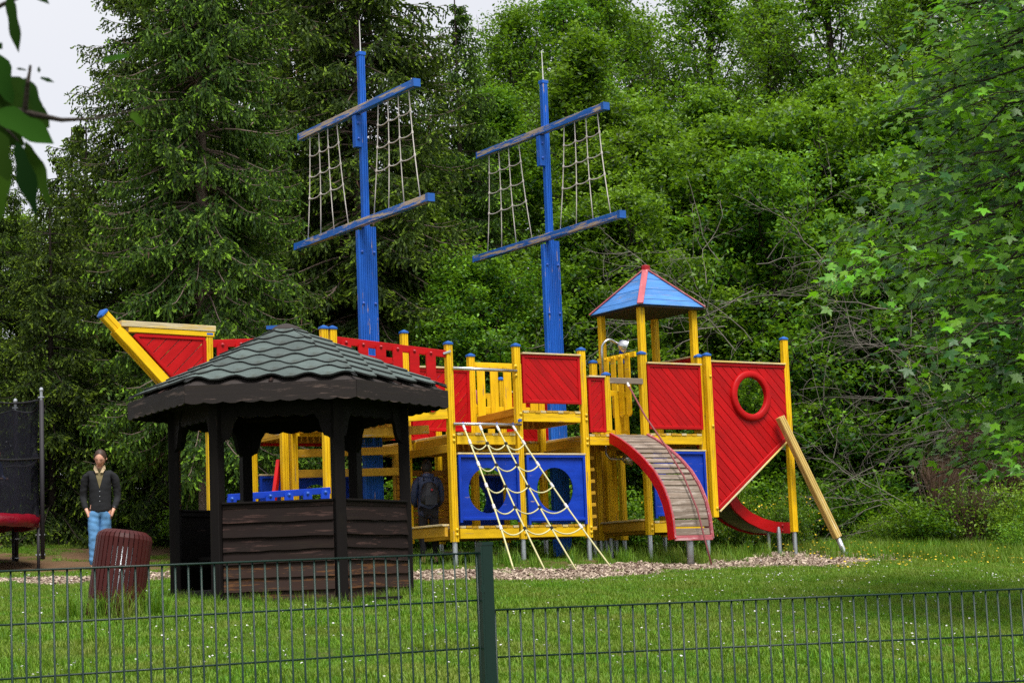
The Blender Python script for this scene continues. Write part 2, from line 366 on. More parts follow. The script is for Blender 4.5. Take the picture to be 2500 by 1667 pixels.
def tuft(seed, n, h, spread, lean, w=.004, seg=2):
    r = np.random.default_rng(seed); V = []; F = []; T = []
    for k in range(n):
        a = r.uniform(0, 2 * PI); rr = spread * math.sqrt(r.uniform()); x, y = rr * math.cos(a), rr * math.sin(a)
        hh = h * r.uniform(.55, 1.15); d = r.uniform(0, 2 * PI); ln = lean * r.uniform(.2, 1) * hh; ww = w * r.uniform(.7, 1.3)
        px, py = -math.sin(d) * ww, math.cos(d) * ww; b = len(V); t = r.uniform()
        V += [(x - px, y - py, -.01), (x + px, y + py, -.01), (x + math.cos(d) * ln * .3 + px * .8, y + math.sin(d) * ln * .3 + py * .8, hh * .6), (x + math.cos(d) * ln * .3 - px * .8, y + math.sin(d) * ln * .3 - py * .8, hh * .6), (x + math.cos(d) * ln, y + math.sin(d) * ln, hh)]
        F += [(b, b + 1, b + 2), (b, b + 2, b + 3), (b + 3, b + 2, b + 4)]; T += [t] * 3
    return fast_mesh('tuft', V, F, M_grass, T)
def rand_in(n, x0, x1, y0, y1, seed):
    r = np.random.default_rng(seed); return r.uniform(x0, x1, n), r.uniform(y0, y1, n), r
def in_view(x, y, m=.6): return np.abs(x) < y * .265 + m
def ground_pts(x, y, r, tilt=.12):
    P = np.stack([x, y, gz(x, y)], 1); rot = np.stack([r.normal(0, tilt, len(x)), r.normal(0, tilt, len(x)), r.uniform(0, 2 * PI, len(x))], 1); return P, rot
# short lawn, denser near the fence where each blade shows
x1, y1, r = rand_in(90000, -9, 10, 9, 34, 11)
dens = np.clip(1.15 - (y1 - 12) * .02, .35, 1)
mm = mulch_mask(x1, y1); dm = dirt_mask(x1, y1)
k = in_view(x1, y1) & (r.uniform(size=len(x1)) < dens) & (r.uniform(size=len(x1)) > mm * .985) & (r.uniform(size=len(x1)) > dm * 1.1)
x1, y1 = x1[k], y1[k]; P, rot = ground_pts(x1, y1, r)
patch = np.clip(.95 + fbm(x1, y1, .9, 5) * .5 + fbm(x1, y1, 3.1, 8) * .35, .35, 1.8)
scatter('grass', P, rot, patch * r.uniform(.7, 1.25, len(x1)), [tuft(s, 44, .034, .10, 1.1, .0028) for s in range(6)], 'short green lawn sprinkled with daisies between fence and playground', 'grass')
# long unmown grass under the ship, at its posts and towards the shrubs
x2, y2, r = rand_in(26000, -7, 12, 24, 40, 12); u2, v2 = uv_of(x2, y2)
n2 = fbm(x2, y2, 1.4, 2)
dn = np.clip((v2 + 1.35 + n2 * .45) * 2.5, 0, 1) * np.clip((4.5 - v2) * 1, 0, 1) * np.clip((u2 + .8) * 1.5, 0, 1) * np.clip(.45 + n2 * 1.1, .05, 1) * .42
rt = np.clip((u2 - 6.8 + n2) * 1.2, 0, 1) * np.clip((v2 + 4.5 + n2) * .7, 0, 1) * .9
bk = np.clip((v2 - 10.5 + n2), 0, 1) * np.clip((12 - v2), 0, 1) * .5
k = in_view(x2, y2) & (r.uniform(size=len(x2)) < np.maximum(np.maximum(dn, rt), bk)); x2, y2 = x2[k], y2[k]; P, rot = ground_pts(x2, y2, r)
scatter('long_grass', P, rot, r.uniform(.35, 1.05, len(x2)), [tuft(20 + s, 26, .26, .10, .7, .0036) for s in range(4)], 'long unmown grass under the ship and along the shrubs', 'long grass')
# bark mulch
def chip_mesh(s):
    r = random.Random(s); b = MB(); b.box((0, 0, .006), (r.uniform(.03, .06), r.uniform(.010, .02), r.uniform(.004, .009)))
    b.v = [v + Vector((r.uniform(-.004, .004), r.uniform(-.004, .004), r.uniform(-.002, .002))) for v in b.v]
    return b.mesh(M_chip)
def chip_material():
    m, nt = new_mat('wood_chip'); oi = N(nt, 'ShaderNodeObjectInfo'); cr = N(nt, 'ShaderNodeValToRGB'); nt.links.new(oi.outputs['Random'], cr.inputs[0])
    for p, c in ((0, (.07, .035, .022)), (.3, (.18, .105, .065)), (.65, (.37, .27, .19)), (1, (.56, .46, .36))):
        e = cr.color_ramp.elements[0] if p == 0 else (cr.color_ramp.elements[1] if p == 1 else cr.color_ramp.elements.new(p)); e.position = p; e.color = (*c, 1)
    bsdf(nt, cr.outputs[0], .85, spec=.2); return m
M_chip = chip_material()
x3, y3, r = rand_in(150000, -8, 9, 21, 34, 13); mk = mulch_mask(x3, y3)
k = in_view(x3, y3) & (r.uniform(size=len(x3)) < mk * .85); x3, y3 = x3[k], y3[k]; P, rot = ground_pts(x3, y3, r, .45)
scatter('bark_mulch', P, rot, r.uniform(.6, 1.5, len(x3)), [chip_mesh(s) for s in range(6)], 'pale bark chips spread in front of the ship and along the path', 'bark mulch')
# daisies and buttercups
def flower(c, r0):
    b = MB(); b.lathe([(.0005, -.01), (.0005, 0), (r0, .002), (r0 * .5, .004), (.001, .005)], 6, (0, 0, .055)); return b.mesh(c)
x4, y4, r = rand_in(6500, -8, 9, 11, 31, 14); kk = fbm(x4, y4, .8, 4)
k = in_view(x4, y4) & (r.uniform(size=len(x4)) < np.clip(.45 + kk * 1.1, 0, .9)) & (mulch_mask(x4, y4) < .3) & (dirt_mask(x4, y4) < .4); x4, y4 = x4[k], y4[k]; P, rot = ground_pts(x4, y4, r, .3)
scatter('daisies', P, rot, r.uniform(.6, 1.1, len(x4)), [flower(M_white, .010)], 'tiny white daisies scattered over the mown lawn', 'daisies')
M_butter = simple('buttercup_yellow', (.65, .45, .01), .5)
x5, y5, r = rand_in(900, 4, 11, 25, 34, 15); k = in_view(x5, y5); x5, y5 = x5[k], y5[k]; P, rot = ground_pts(x5, y5, r, .3); P[:, 2] += r.uniform(0, .12, len(P))
scatter('buttercups', P, rot, r.uniform(.8, 1.6, len(x5)), [flower(M_butter, .012)], 'small yellow buttercups in the long grass by the shrubs', 'buttercups')
# ================================================================== the play ship
GS = .42
ship = empty('play_ship', (OX, OY, GS), YAW)
tag(ship, 'wooden playground pirate ship in yellow, red and blue with two masts', 'play structure')
def S(u, v, z): return Vector((u, v, z - GS))
def sbeam(name, a, b, w, h, mat, up=(0, 0, 1), parent=None, **k): return beam(name, parent or ship, S(*a), S(*b), w, h, mat, up, **k)
_m = {}
def shared(key, fn):
    if key not in _m: _m[key] = fn()
    return _m[key]
def capmesh():
    b = MB(); n = 8; vs = []
    for (w, z) in ((.052, -.022), (.060, -.018), (.060, .004), (.052, .012), (.022, .028), (.012, .034)):
        for (x, y) in ((-1, -.7), (-.7, -1), (.7, -1), (1, -.7), (1, .7), (.7, 1), (-.7, 1), (-1, .7)): vs.append((x * w, y * w, z))
    fs = [(i * n + k, i * n + (k + 1) % n, (i + 1) * n + (k + 1) % n, (i + 1) * n + k) for i in range(5) for k in range(n)] + [tuple(range(n - 1, -1, -1)), tuple(5 * n + k for k in range(n))]
    return shade_auto(b.add(vs, fs).mesh(M_cap))
def boltmesh(mat):
    return shade_auto(MB().lathe([(.026, 0), (.026, .006), (.017, .009), (.016, .017), (.008, .024), (.001, .025)], 10).mesh(mat))
def bolt(parent, u, v, z, n='-v', mat=None):
    mat = mat or M_bolty
    ez = {'-v': (0, -1, 0), '-u': (-1, 0, 0), '+v': (0, 1, 0)}[n]; ez = Vector(ez); ex = Vector((0, 0, 1)); ey = ez.cross(ex)
    m = Matrix(((ex.x, ey.x, ez.x, u), (ex.y, ey.y, ez.y, v), (ex.z, ey.z, ez.z, z - GS), (0, 0, 0, 1)))
    return link('bolt', shared('bolt' + mat.name, lambda: boltmesh(mat)), parent, m)
def footmesh():
    return shade_auto(MB().lathe([(.036, -.5), (.036, -.02), (.030, .04), (.020, .09)], 12).mesh(M_galv))
def post(u, v, z0, z1, cap=True, foot=True, bolts=(), mat=None, w=.098):
    p = sbeam('post', (u, v, z0), (u, v, z1), w, w, mat or M_yel, up=(0, -1, 0), kind='post')
    if cap: link('post_cap', shared('cap', capmesh), p, Matrix.Translation(S(u, v, z1 + .012)))
    if foot: link('steel_foot', shared('foot', footmesh), p, Matrix.Translation(S(u, v, z0)))
    for z in bolts: bolt(p, u + .012, v - w / 2, z)
    return p
pairs = lambda *zs: [z + d for z in zs for d in (-.035, .035)]
P1 = post(0, 0, .71, 3.44, bolts=pairs(2.13, .84))
P2 = post(1.116, 0, .73, 3.45, bolts=pairs(2.45, 2.10, .84))
P3 = post(2.242, 0, .73, 3.43, bolts=pairs(2.45, 2.10, .84))
post(2.665, 0, 2.26, 3.08, foot=False)
P4 = post(3.33, 0, .75, 3.41, bolts=pairs(.86))
P5 = post(4.44, .05, .75, 3.41)
P5b = post(4.51, -.06, .99, 3.42, foot=False, bolts=(3.1, 2.35, 1.12))
P6 = post(6.10, 0, .75, 3.73)
link('steel_foot', shared('foot', footmesh), P6, Matrix.Translation(S(6.0, .25, .75)))
# tower uprights carrying the roof
for (u, v) in ((3.44, .12), (3.44, 1.13), (4.44, .14), (4.46, 1.13)): post(u, v, 2.2 if v < .5 else .75, 4.16, cap=False, foot=v > .5, mat=M_yel)
# middle and rear rows
post(-.06, 1.12, .73, 3.74); post(1.05, 1.12, .75, 3.44); post(2.25, 1.12, .75, 3.42)
post(3.24, 1.12, .72, 3.41); post(3.60, 1.22, .72, 2.3, cap=False); post(3.82, 1.15, 2.2, 3.42, foot=False)
for u in (0.0, 1.12, 2.28, 3.4): post(u, 2.24, .75, 3.25)
post(4.5, 2.24, .75, 3.25)
# module behind the gazebo and the bow post
post(-1.93, 0, .73, 3.58); post(-1.80, 0, .73, 3.58)
post(-2.00, 1.12, .73, 3.58); post(-1.86, 1.12, .73, 3.58); post(-1.94, 2.24, .73, 3.3)
BP = post(-3.60, 0, .73, 3.43, bolts=(1.5, 2.6))
bolt(BP, -3.62, -.05, 2.9)

# ---- timber frames and decks: planks run across the ship
def deck(u0, u1, v0, v1, ztop, mat=M_yel, beam_h=.125, side=M_yel2, zfun=None):
    d = sbeam('deck', (u0 + .03, v0, ztop - .035 - beam_h / 2), (u1 - .03, v0, ztop - .035 - beam_h / 2), .045, beam_h, mat)
    sbeam('joist', (u0 + .03, v1, ztop - .035 - beam_h / 2), (u1 - .03, v1, ztop - .035 - beam_h / 2), .045, beam_h, M_yeld, parent=d)
    for u in (u0 + .022, u1 - .022): sbeam('joist', (u, v0 + .05, ztop - .037 - beam_h / 2), (u, v1 - .04, ztop - .037 - beam_h / 2), .045, beam_h, M_yel2, parent=d)
    n = max(2, round((u1 - u0 - .06) / .098)); st = (u1 - u0 - .06) / n
    for i in range(n):
        uu = u0 + .03 + st * (i + .5)
        sbeam('plank', (uu, v0 - .03 + random.uniform(-.006, .006), ztop - .016 + random.uniform(-.003, .003)), (uu, v1, ztop - .016), st - .008, .032, M_yel2 if i % 3 else M_yelcap, parent=d)
    return d
random.seed(3)
deck(0.05, 1.07, 0, 1.10, 2.21); deck(1.16, 2.20, 0, 1.10, 2.54); deck(2.29, 3.29, 0, 1.10, 2.215); deck(3.38, 4.40, 0, 1.10, 2.24)
deck(0.05, 1.07, 0, 1.10, .925, beam_h=.14); deck(1.16, 2.20, 0, 1.10, .925, beam_h=.14); deck(3.38, 4.40, 0, 1.10, .955, beam_h=.14)
deck(0.05, 1.07, 1.16, 2.22, 2.21); deck(1.16, 2.25, 1.16, 2.22, 2.21); deck(2.31, 3.38, 1.16, 2.22, 2.21); deck(3.45, 4.45, 1.16, 2.22, 2.24)
deck(-1.90, -.10, 1.16, 2.22, 2.40)
# deeper rails seen end-on between the rows
for (u, zs) in ((-.03, (1.995,)), (1.13, (2.20,)), (2.26, (2.00, 1.9))):
    for z in zs: sbeam('rail', (u, .05, z), (u, 1.08, z), .04, .11, M_yel2)
sbeam('rail', (-.10, .05, .86), (-.10, 1.10, .86), .045, .14, M_yel2); sbeam('step', (-.11, .04, .945), (-.11, 1.10, .945), .11, .028, M_yelcap)
sbeam('rail', (3.28, .06, .89), (3.28, 1.08, .89), .045, .14, M_yel2); sbeam('step', (3.27, .04, .975), (3.27, 1.10, .975), .11, .028, M_yelcap)
sbeam('rail', (1.13, .06, 2.53), (1.13, 1.10, 2.50), .05, .10, M_yeld)

# ---- panels
def clip(poly, f):
    out = []
    for i in range(len(poly)):
        a, b = poly[i], poly[(i + 1) % len(poly)]; fa, fb = f(a), f(b)
        if fa >= 0: out.append(a)
        if (fa >= 0) != (fb >= 0):
            t = fa / (fa - fb); out.append((a[0] + (b[0] - a[0]) * t, a[1] + (b[1] - a[1]) * t))
    return out
def pframe(plane, off):
    if plane == 'v': return Matrix(((1, 0, 0, 0), (0, 0, -1, off), (0, 1, 0, -GS), (0, 0, 0, 1)))      # local x=u, y=z, z=-v
    return Matrix(((0, 0, 1, off), (1, 0, 0, 0), (0, 1, 0, -GS), (0, 0, 0, 1)))                         # local x=v, y=z, z=+u
def boards(parent, poly, ang, w, gap, th, mat, F, hole=None, name='board'):
    c, s = math.cos(ang), math.sin(ang)
    Q = [(x * c + y * s, -x * s + y * c) for x, y in poly]
    t0 = min(q[1] for q in Q); t1 = max(q[1] for q in Q); n = int(math.ceil((t1 - t0) / w))
    if hole: hc = (hole[0] * c + hole[1] * s, -hole[0] * s + hole[1] * c); hr = hole[2]
    for i in range(n):
        a = t0 + i * w; b = a + w - gap
        q = clip(clip(Q, lambda p: p[1] - a), lambda p: b - p[1])
        if len(q) < 3: continue
        ar = abs(sum(q[j][0] * q[(j + 1) % len(q)][1] - q[(j + 1) % len(q)][0] * q[j][1] for j in range(len(q)))) / 2
        if ar < .0015: continue
        cx = sum(p[0] for p in q) / len(q); cy = (a + b) / 2
        sides = []; mb = MB(); tz = random.uniform(-.0015, .0015)
        if hole and a < hc[1] + hr and b > hc[1] - hr:
            K = 6; mb2 = MB(); through = a > hc[1] - hr and b < hc[1] + hr
            if through: sides.append(mb2)
            for k in range(K):
                ta, tb = a + (b - a) * k / K, a + (b - a) * (k + 1) / K; tm = (ta + tb) / 2
                qq = clip(clip(q, lambda p: p[1] - ta), lambda p: tb - p[1])
                if len(qq) < 3: continue
                if abs(tm - hc[1]) < hr:
                    dx = math.sqrt(hr * hr - (tm - hc[1]) ** 2)
                    for si, g_ in enumerate((clip(qq, lambda p: hc[0] - dx - p[0]), clip(qq, lambda p: p[0] - hc[0] - dx))):
                        if len(g_) > 2: (mb if si == 0 or not through else mb2).prism([(x - cx, y - cy) for x, y in g_], -th / 2 + tz, th / 2 + tz)
                else: mb.prism([(x - cx, y - cy) for x, y in qq], -th / 2 + tz, th / 2 + tz)
        else: mb.prism([(x - cx, y - cy) for x, y in q], -th / 2 + tz, th / 2 + tz)
        m = F @ Matrix(((c, -s, 0, cx * c - cy * s), (s, c, 0, cx * s + cy * c), (0, 0, 1, 0), (0, 0, 0, 1)))
        for q_ in [mb] + sides: q_.build(name, mat, parent, m)
def strip2(parent, F, a, b, w, h, mat, name='frame'):
    a3, b3 = F @ Vector((*a, 0)), F @ Vector((*b, 0)); up = (F.to_3x3() @ Vector((0, 0, 1)))
    return beam(name, parent, a3, b3, w, h, mat, up=up)
def panel(name, x0, x1, z0, z1, off, ang, mat, plane='v', cap=True, fw=.045, capmat=M_yelcap, gap=.007, bw=.098):
    F = pframe(plane, off)
    p = strip2(ship, F, (x0 + fw / 2, z0), (x0 + fw / 2, z1), fw, .046, mat, name)
    strip2(p, F, (x1 - fw / 2, z0), (x1 - fw / 2, z1), fw, .046, mat)
    strip2(p, F, (x0 + fw, z1 - fw / 2), (x1 - fw, z1 - fw / 2), fw, .046, mat)
    strip2(p, F, (x0 + fw, z0 + fw / 2), (x1 - fw, z0 + fw / 2), fw, .060, mat)
    boards(p, [(x0 + fw * .7, z0 + fw * .7), (x1 - fw * .7, z0 + fw * .7), (x1 - fw * .7, z1 - fw * .7), (x0 + fw * .7, z1 - fw * .7)], ang, bw, gap, .016, mat, F)
    if cap: strip2(p, F, (x0 - .005, z1 + .014), (x1 + .005, z1 + .014), .026, .095, capmat, 'cap_board')
    return p
DN, UPW = -PI / 4, PI / 4
panel('red_panel', 1.195, 2.19, 2.64, 3.335, -.02, DN, M_red)
panel('red_panel', 2.325, 2.61, 2.24, 3.035, -.02, UPW, M_red, bw=.085)
panel('red_panel', 3.40, 4.40, 2.30, 3.265, -.02, DN, M_red)
panel('red_panel', .02, 1.00, 2.33, 3.24, 1.10, UPW, M_red)
panel('red_panel', .16, 1.05, 2.60, 3.42, 4.47, UPW, M_red, plane='u')
panel('red_panel', 0.0, 1.1, 2.3, 3.05, 2.24, DN, M_red); panel('red_panel', 2.3, 3.35, 2.3, 3.05, 2.24, DN, M_red)
panel('red_panel', -1.85, -.10, 2.2, 2.75, 2.24, DN, M_red)
# blue panels with round holes
def holed(name, x0, x1, z0, z1, off, cx, cz, r, mat, plane='v', cap=True, fw=.04, ledge=None):
    F = pframe(plane, off); n = 40; mb = MB(); th = .018
    inner = [(cx + r * math.cos(2 * PI * k / n), cz + r * math.sin(2 * PI * k / n)) for k in range(n)]
    outer = []
    for k in range(n):
        dx, dz = math.cos(2 * PI * k / n), math.sin(2 * PI * k / n)
        t = min(((x1 - cx) / dx if dx > 1e-6 else (x0 - cx) / dx if dx < -1e-6 else 9), ((z1 - cz) / dz if dz > 1e-6 else (z0 - cz) / dz if dz < -1e-6 else 9))
        outer.append((cx + dx * t, cz + dz * t))
    for c in ((x0, z0), (x1, z0), (x1, z1), (x0, z1)):
        k = min(range(n), key=lambda i: (outer[i][0] - c[0]) ** 2 + (outer[i][1] - c[1]) ** 2); outer[k] = c
    vs = [(x, y, z) for z in (-th / 2, th / 2) for ring in (inner, outer) for x, y in ring]; fs = []
    for k in range(n):
        j = (k + 1) % n
        fs += [(k, j, n + j, n + k), (2 * n + k, 3 * n + k, 3 * n + j, 2 * n + j), (k, 2 * n + k, 2 * n + j, j), (n + k, n + j, 3 * n + j, 3 * n + k)]
    p = mb.add(vs, fs).build(name, mat, ship, F)
    lz = ledge if ledge else z0
    Ff = pframe(plane, off - .016)
    strip2(p, Ff, (x0 + fw / 2, z0 - .03), (x0 + fw / 2, z1), fw, .05, mat); strip2(p, Ff, (x1 - fw / 2, z0 - .03), (x1 - fw / 2, z1), fw, .05, mat)
    strip2(p, Ff, (x0 + fw, z1 - fw / 2), (x1 - fw, z1 - fw / 2), fw, .05, mat); strip2(p, Ff, (x0 + fw, lz + .02), (x1 - fw, lz + .02), .042, .05, mat)
    if cap: strip2(p, F, (x0 - .01, z1 + .014), (x1 + .01, z1 + .014), .026, .09, M_yelcap, 'cap_board')
    return p
holed('blue_panel', .075, 1.065, 1.00, 1.905, -.015, .55, 1.41, .315, M_blue, ledge=1.00)
holed('blue_panel', 1.195, 2.20, .955, 1.905, -.015, 1.68, 1.42, .310, M_blue, ledge=.975)
holed('blue_panel', 3.42, 4.40, 1.02, 1.97, -.015, 3.92, 1.47, .31, M_blue)
for (a, b) in ((-1.85, -.05), (1.15, 2.25)): holed('blue_panel', a, b, .98, 1.77, 2.26, (a + b) / 2, 1.4, .25, M_blue, ledge=1.0)
# climbing wall of ochre boards inside the lower deck
for i in range(9): sbeam('wall_board', (-.03, 1.52, .97 + i * .098), (.86, 1.52, .97 + i * .098 + .004), .03, .088, M_yeld)
for u in (-.0, .84): post(u, 1.58, .9, 2.1, cap=False, foot=False, mat=M_yel2, w=.08)

# ---- stern panel with porthole
F = pframe('v', -.02)
sp = strip2(ship, F, (4.60, 1.12), (4.60, 3.32), .055, .05, M_red, 'stern_panel')
strip2(sp, F, (6.085, 2.27), (6.085, 3.32), .05, .05, M_red); strip2(sp, F, (4.628, 3.30), (6.06, 3.30), .05, .05, M_red)
strip2(sp, F, (4.61, 1.125), (6.10, 2.26), .055, .075, M_red)
strip2(sp, F, (4.62, 1.075), (6.12, 2.215), .026, .09, M_yelcap, 'edge_board'); strip2(sp, F, (4.57, 3.339), (6.06, 3.339), .026, .095, M_yelcap, 'cap_board')
boards(sp, [(4.615, 1.14), (6.08, 2.27), (6.08, 3.295), (4.615, 3.295)], -PI / 4, .118, .010, .018, M_red, F, hole=(5.345, 2.83, .335))
def ringmesh(ri, ro, h, n=48):
    prof = [(ri, -.02), (ri, h * .8), (ri + .012, h), (ro - .018, h), (ro, h * .72), (ro, 0)]
    b = MB(); m = len(prof); vs = []
    for k in range(n):
        a = 2 * PI * k / n
        for r_, z in prof: vs.append((r_ * math.cos(a), r_ * math.sin(a), z))
    fs = [(k * m + i, ((k + 1) % n) * m + i, ((k + 1) % n) * m + (i + 1) % m, k * m + (i + 1) % m) for k in range(n) for i in range(m)]
    return shade_auto(b.add(vs, fs).mesh(M_red), 50)
link('porthole_ring', ringmesh(.285, .385, .055), sp, F @ Matrix.Translation((5.345, 2.83, .005)))
# leaning support
lp = sbeam('leaning_post', (5.80, -.16, 2.50), (6.60, -.415, .64), .115, .115, M_pale, up=(0, -1, 0), kind='post')
MB().tube([S(6.59, -.412, .66), S(6.74, -.458, .30), S(6.80, -.475, .15)], .042, 12).build('steel_foot', M_galv, lp, smooth=True)

# ---- roofed tower
ru0, ru1, rv0, rv1, rz0 = 3.34, 4.55, -.02, 1.26, 4.15
ap = Vector((3.95, .62, 4.86)); cs = [Vector((ru0, rv0, rz0)), Vector((ru1, rv0, rz0)), Vector((ru1, rv1, rz0)), Vector((ru0, rv1, rz0))]
ap.z = 4.80
rf = MB().add([S(*(c - Vector((0, 0, .02)))) for c in cs] + [S(ap.x, ap.y, ap.z - .03)], [(0, 1, 4), (1, 2, 4), (2, 3, 4), (3, 0, 4), (3, 2, 1, 0)]).build('tower_roof', M_felt, ship)
for k in range(4):
    A, B = cs[k], cs[(k + 1) % 4]; ex = (B - A).normalized(); mid = (A + B) / 2; L = (B - A).length
    up = (ap - mid); up = (up - ex * up.dot(ex)); H = up.length; up.normalize(); nrm = ex.cross(up); apx = (ap - A).dot(ex)
    rows = 7
    for i in range(rows):
        h0, h1 = H * i / rows, H * (i + 1) / rows - .006
        if i == rows - 1: h1 = H * .985
        xl0, xr0 = apx * h0 / H, L - (L - apx) * h0 / H; xl1, xr1 = apx * h1 / H, L - (L - apx) * h1 / H
        cx, cy = (xl0 + xr0) / 2, (h0 + h1) / 2
        o = A + ex * cx + up * cy + nrm * (.004 + .003 * (i % 2)); fm = frame(S(*o), ex, up)
        MB().prism([(xl0 - cx, h0 - cy), (xr0 - cx, h0 - cy), (xr1 - cx, h1 - cy), (xl1 - cx, h1 - cy)], 0, .016).build('roof_board', M_roofb, rf, fm)
    c2 = A + (A - ap).normalized() * .02; dd = (ap - A).normalized(); side = (Vector((A.x, A.y, 0)) - Vector((ap.x, ap.y, 0))).normalized()
    nz = Vector((0, 0, 1)) + side * .7
    beam('ridge_board', rf, S(*(c2 + Vector((0, 0, .03)))), S(*(ap + Vector((0, 0, .03)))), .095, .022, M_redpale if k == 0 else M_redpale, up=nz)
MB().lathe([(.03, 0), (.065, .01), (.07, .075), (.05, .085), (.001, .088)], 8).build('roof_finial', M_boltr, rf, Matrix.Translation(S(ap.x, ap.y, ap.z - .01)))

# ---- slatted railings
def slatmesh(w, h, th, mat, both=False):
    n = 8; pts = [(-w / 2, -h), (w / 2, -h)] if not both else [(w / 2 * math.cos(PI + PI * k / n), -h + w / 2 + w / 2 * math.sin(PI + PI * k / n)) for k in range(n + 1)]
    pts += [(w / 2 * math.cos(PI * k / n), -w / 2 + w / 2 * math.sin(PI * k / n)) for k in range(n + 1)]
    return MB().prism(pts, -th / 2, th / 2).mesh(mat)
def railing(name, plane, off, x0, za, x1, zb, h, xs_, sw, sh, mat, bmat, front=-1, bolts=True, both=True, sag=0, top_off=.0):
    F = pframe(plane, off); zz = lambda x: za + (zb - za) * (x - x0) / (x1 - x0) - sag * 4 * (x - x0) * (x1 - x) / (x1 - x0) ** 2
    p = None; NS = 1 if sag == 0 else 6
    for i in range(NS):
        a = x0 + (x1 - x0) * i / NS; b = x0 + (x1 - x0) * (i + 1) / NS
        q = strip2(p or ship, F, (a, zz(a)), (b, zz(b)), h, .036, mat, name if p is None else 'rail_section')
        p = p or q
    d = front * (.036 / 2 + .014)
    sm = slatmesh(sw, sh, .024, mat, both)
    for x in xs_:
        m = F @ Matrix.Translation((x, zz(x) + h * .25 + top_off, -d))
        s_ = link('slat', sm, p, m)
        if bolts:
            bm = F @ Matrix.Translation((x, zz(x) - .02 + top_off, -d + (.012 if front < 0 else -.012)))
            if plane == 'u': bm = bm @ Matrix.Rotation(PI, 4, 'X')
            link('bolt', shared('bolt' + bmat.name, lambda: boltmesh(bmat)), s_, bm)
    return p
# bridge sides in front of the bow module (red), and the blue one lower down
rr = railing('bridge_railing', 'v', -.005, -1.76, 3.43, -.055, 3.30, .10, [-1.62, -1.36, -1.09, -.83, -.57, -.31], .150, .86, M_red, M_boltr)
beam('rail_hook', rr, S(-.10, -.03, 3.30), S(.0, -.07, 3.335), .012, .03, M_galv)
railing('bridge_railing', 'v', 1.16, -1.80, 3.43, -.12, 3.33, .09, [-1.6, -1.33, -1.07, -.8, -.53, -.27], .14, .86, M_red, M_boltr, front=1)
railing('bridge_railing', 'v', -.02, -3.62, 3.31, -1.98, 3.42, .10, [-3.43, -3.17, -2.91, -2.65, -2.39, -2.13], .150, .80, M_red, M_boltr)
lb = railing('bridge_railing', 'v', -.06, -3.40, 1.335, -1.93, 1.42, .085, [-3.36, -3.09, -2.82, -2.55, -2.28, -2.02], .125, .30, M_blue, M_boltb)
# bridge decks with cross planks
def bridge(u0, u1, za, zb, v0, v1, n, mats):
    b = sbeam('bridge_deck', (u0, v0, za), (u1, v0, zb), .05, .15, M_yel)
    sbeam('bearer', (u0, v1, za), (u1, v1, zb), .05, .15, M_yel2, parent=b)
    for i in range(n):
        t = (i + .5) / n; u = u0 + (u1 - u0) * t
        sbeam('plank', (u, v0 - .03, za + (zb - za) * t + .094), (u, v1 + .03, za + (zb - za) * t + .094), (u1 - u0) / n - .012, .032, mats, parent=b)
bridge(-1.76, -.06, 2.35, 2.475, 0, 1.1, 16, M_yel2)
bridge(-3.5, -1.98, 1.0, 1.02, 0, 1.1, 13, M_yel2)
sbeam('rail', (-1.74, .0, 2.17), (-.06, .52, 2.30), .04, .12, M_yel2)
sbeam('rail', (-1.88, .06, 2.33), (-1.88, 2.2, 2.33), .05, .12, M_yel2); sbeam('rail', (-1.9, 1.16, 2.0), (-.1, 1.16, 2.06), .05, .11, M_yel2)
sbeam('rail', (-1.9, 1.16, 1.72), (-.1, 1.16, 1.76), .05, .11, M_yel2); sbeam('slanting_brace', (-2.35, .9, .95), (-2.0, 1.3, 1.9), .05, .12, M_red)
# yellow gates: behind the first deck, beside the tower and in the ramp opening
g1 = railing('slatted_gate', 'v', 1.13, 1.12, 3.31, 2.2, 3.31, .09, [], .1, .5, M_yel, M_bolty)
sbeam('rail', (1.12, 1.13, 2.65), (2.2, 1.13, 2.65), .036, .11, M_yel, parent=g1)
for u in (1.20, 1.43, 1.66, 1.90, 2.12): sbeam('slat', (u, 1.095, 2.56), (u, 1.095, 3.30), .135, .022, M_yel, up=(0, -1, 0), parent=g1)
g2 = railing('slatted_railing', 'u', 3.32, .14, 3.43, 1.10, 3.43, .075, [.84, .66, .48, .30], .105, .95, M_yel, M_bolty, front=1, top_off=.02)
g3 = railing('slatted_gate', 'v', .60, 2.95, 2.90, 3.45, 2.87, .09, [], .1, .5, M_yel, M_bolty)
for u in (3.06, 3.26): sbeam('slat', (u, .565, 2.24), (u, .565, 2.86), .11, .022, M_yel, up=(0, -1, 0), parent=g3)
sbeam('rail', (2.95, .60, 2.30), (3.45, .60, 2.30), .036, .07, M_yel, parent=g3)
g4 = railing('slatted_gate', 'v', 2.24, 1.2, 2.99, 2.2, 2.99, .09, [], .1, .5, M_yel, M_bolty)
for u in (1.3, 1.55, 1.8, 2.05): sbeam('slat', (u, 2.20, 2.3), (u, 2.20, 2.98), .12, .022, M_yel, up=(0, -1, 0), parent=g4)
sbeam('crossbar', (2.70, -.03, 3.00), (3.30, -.03, 3.00), .04, .085, M_grey)
# yellow post group and short ladder under the tower
for (u, v) in ((3.42, 1.22), (3.13, 1.12)): post(u, v, .72, 2.15, cap=False, mat=M_yel2)
ld = sbeam('ladder', (2.40, .25, .72), (2.40, .25, 2.1), .04, .07, M_yel2)
for i in range(7): sbeam('rung', (2.34, .2, .86 + i * .17), (2.52, .2, .87 + i * .17), .035, .05, M_yel2, parent=ld)

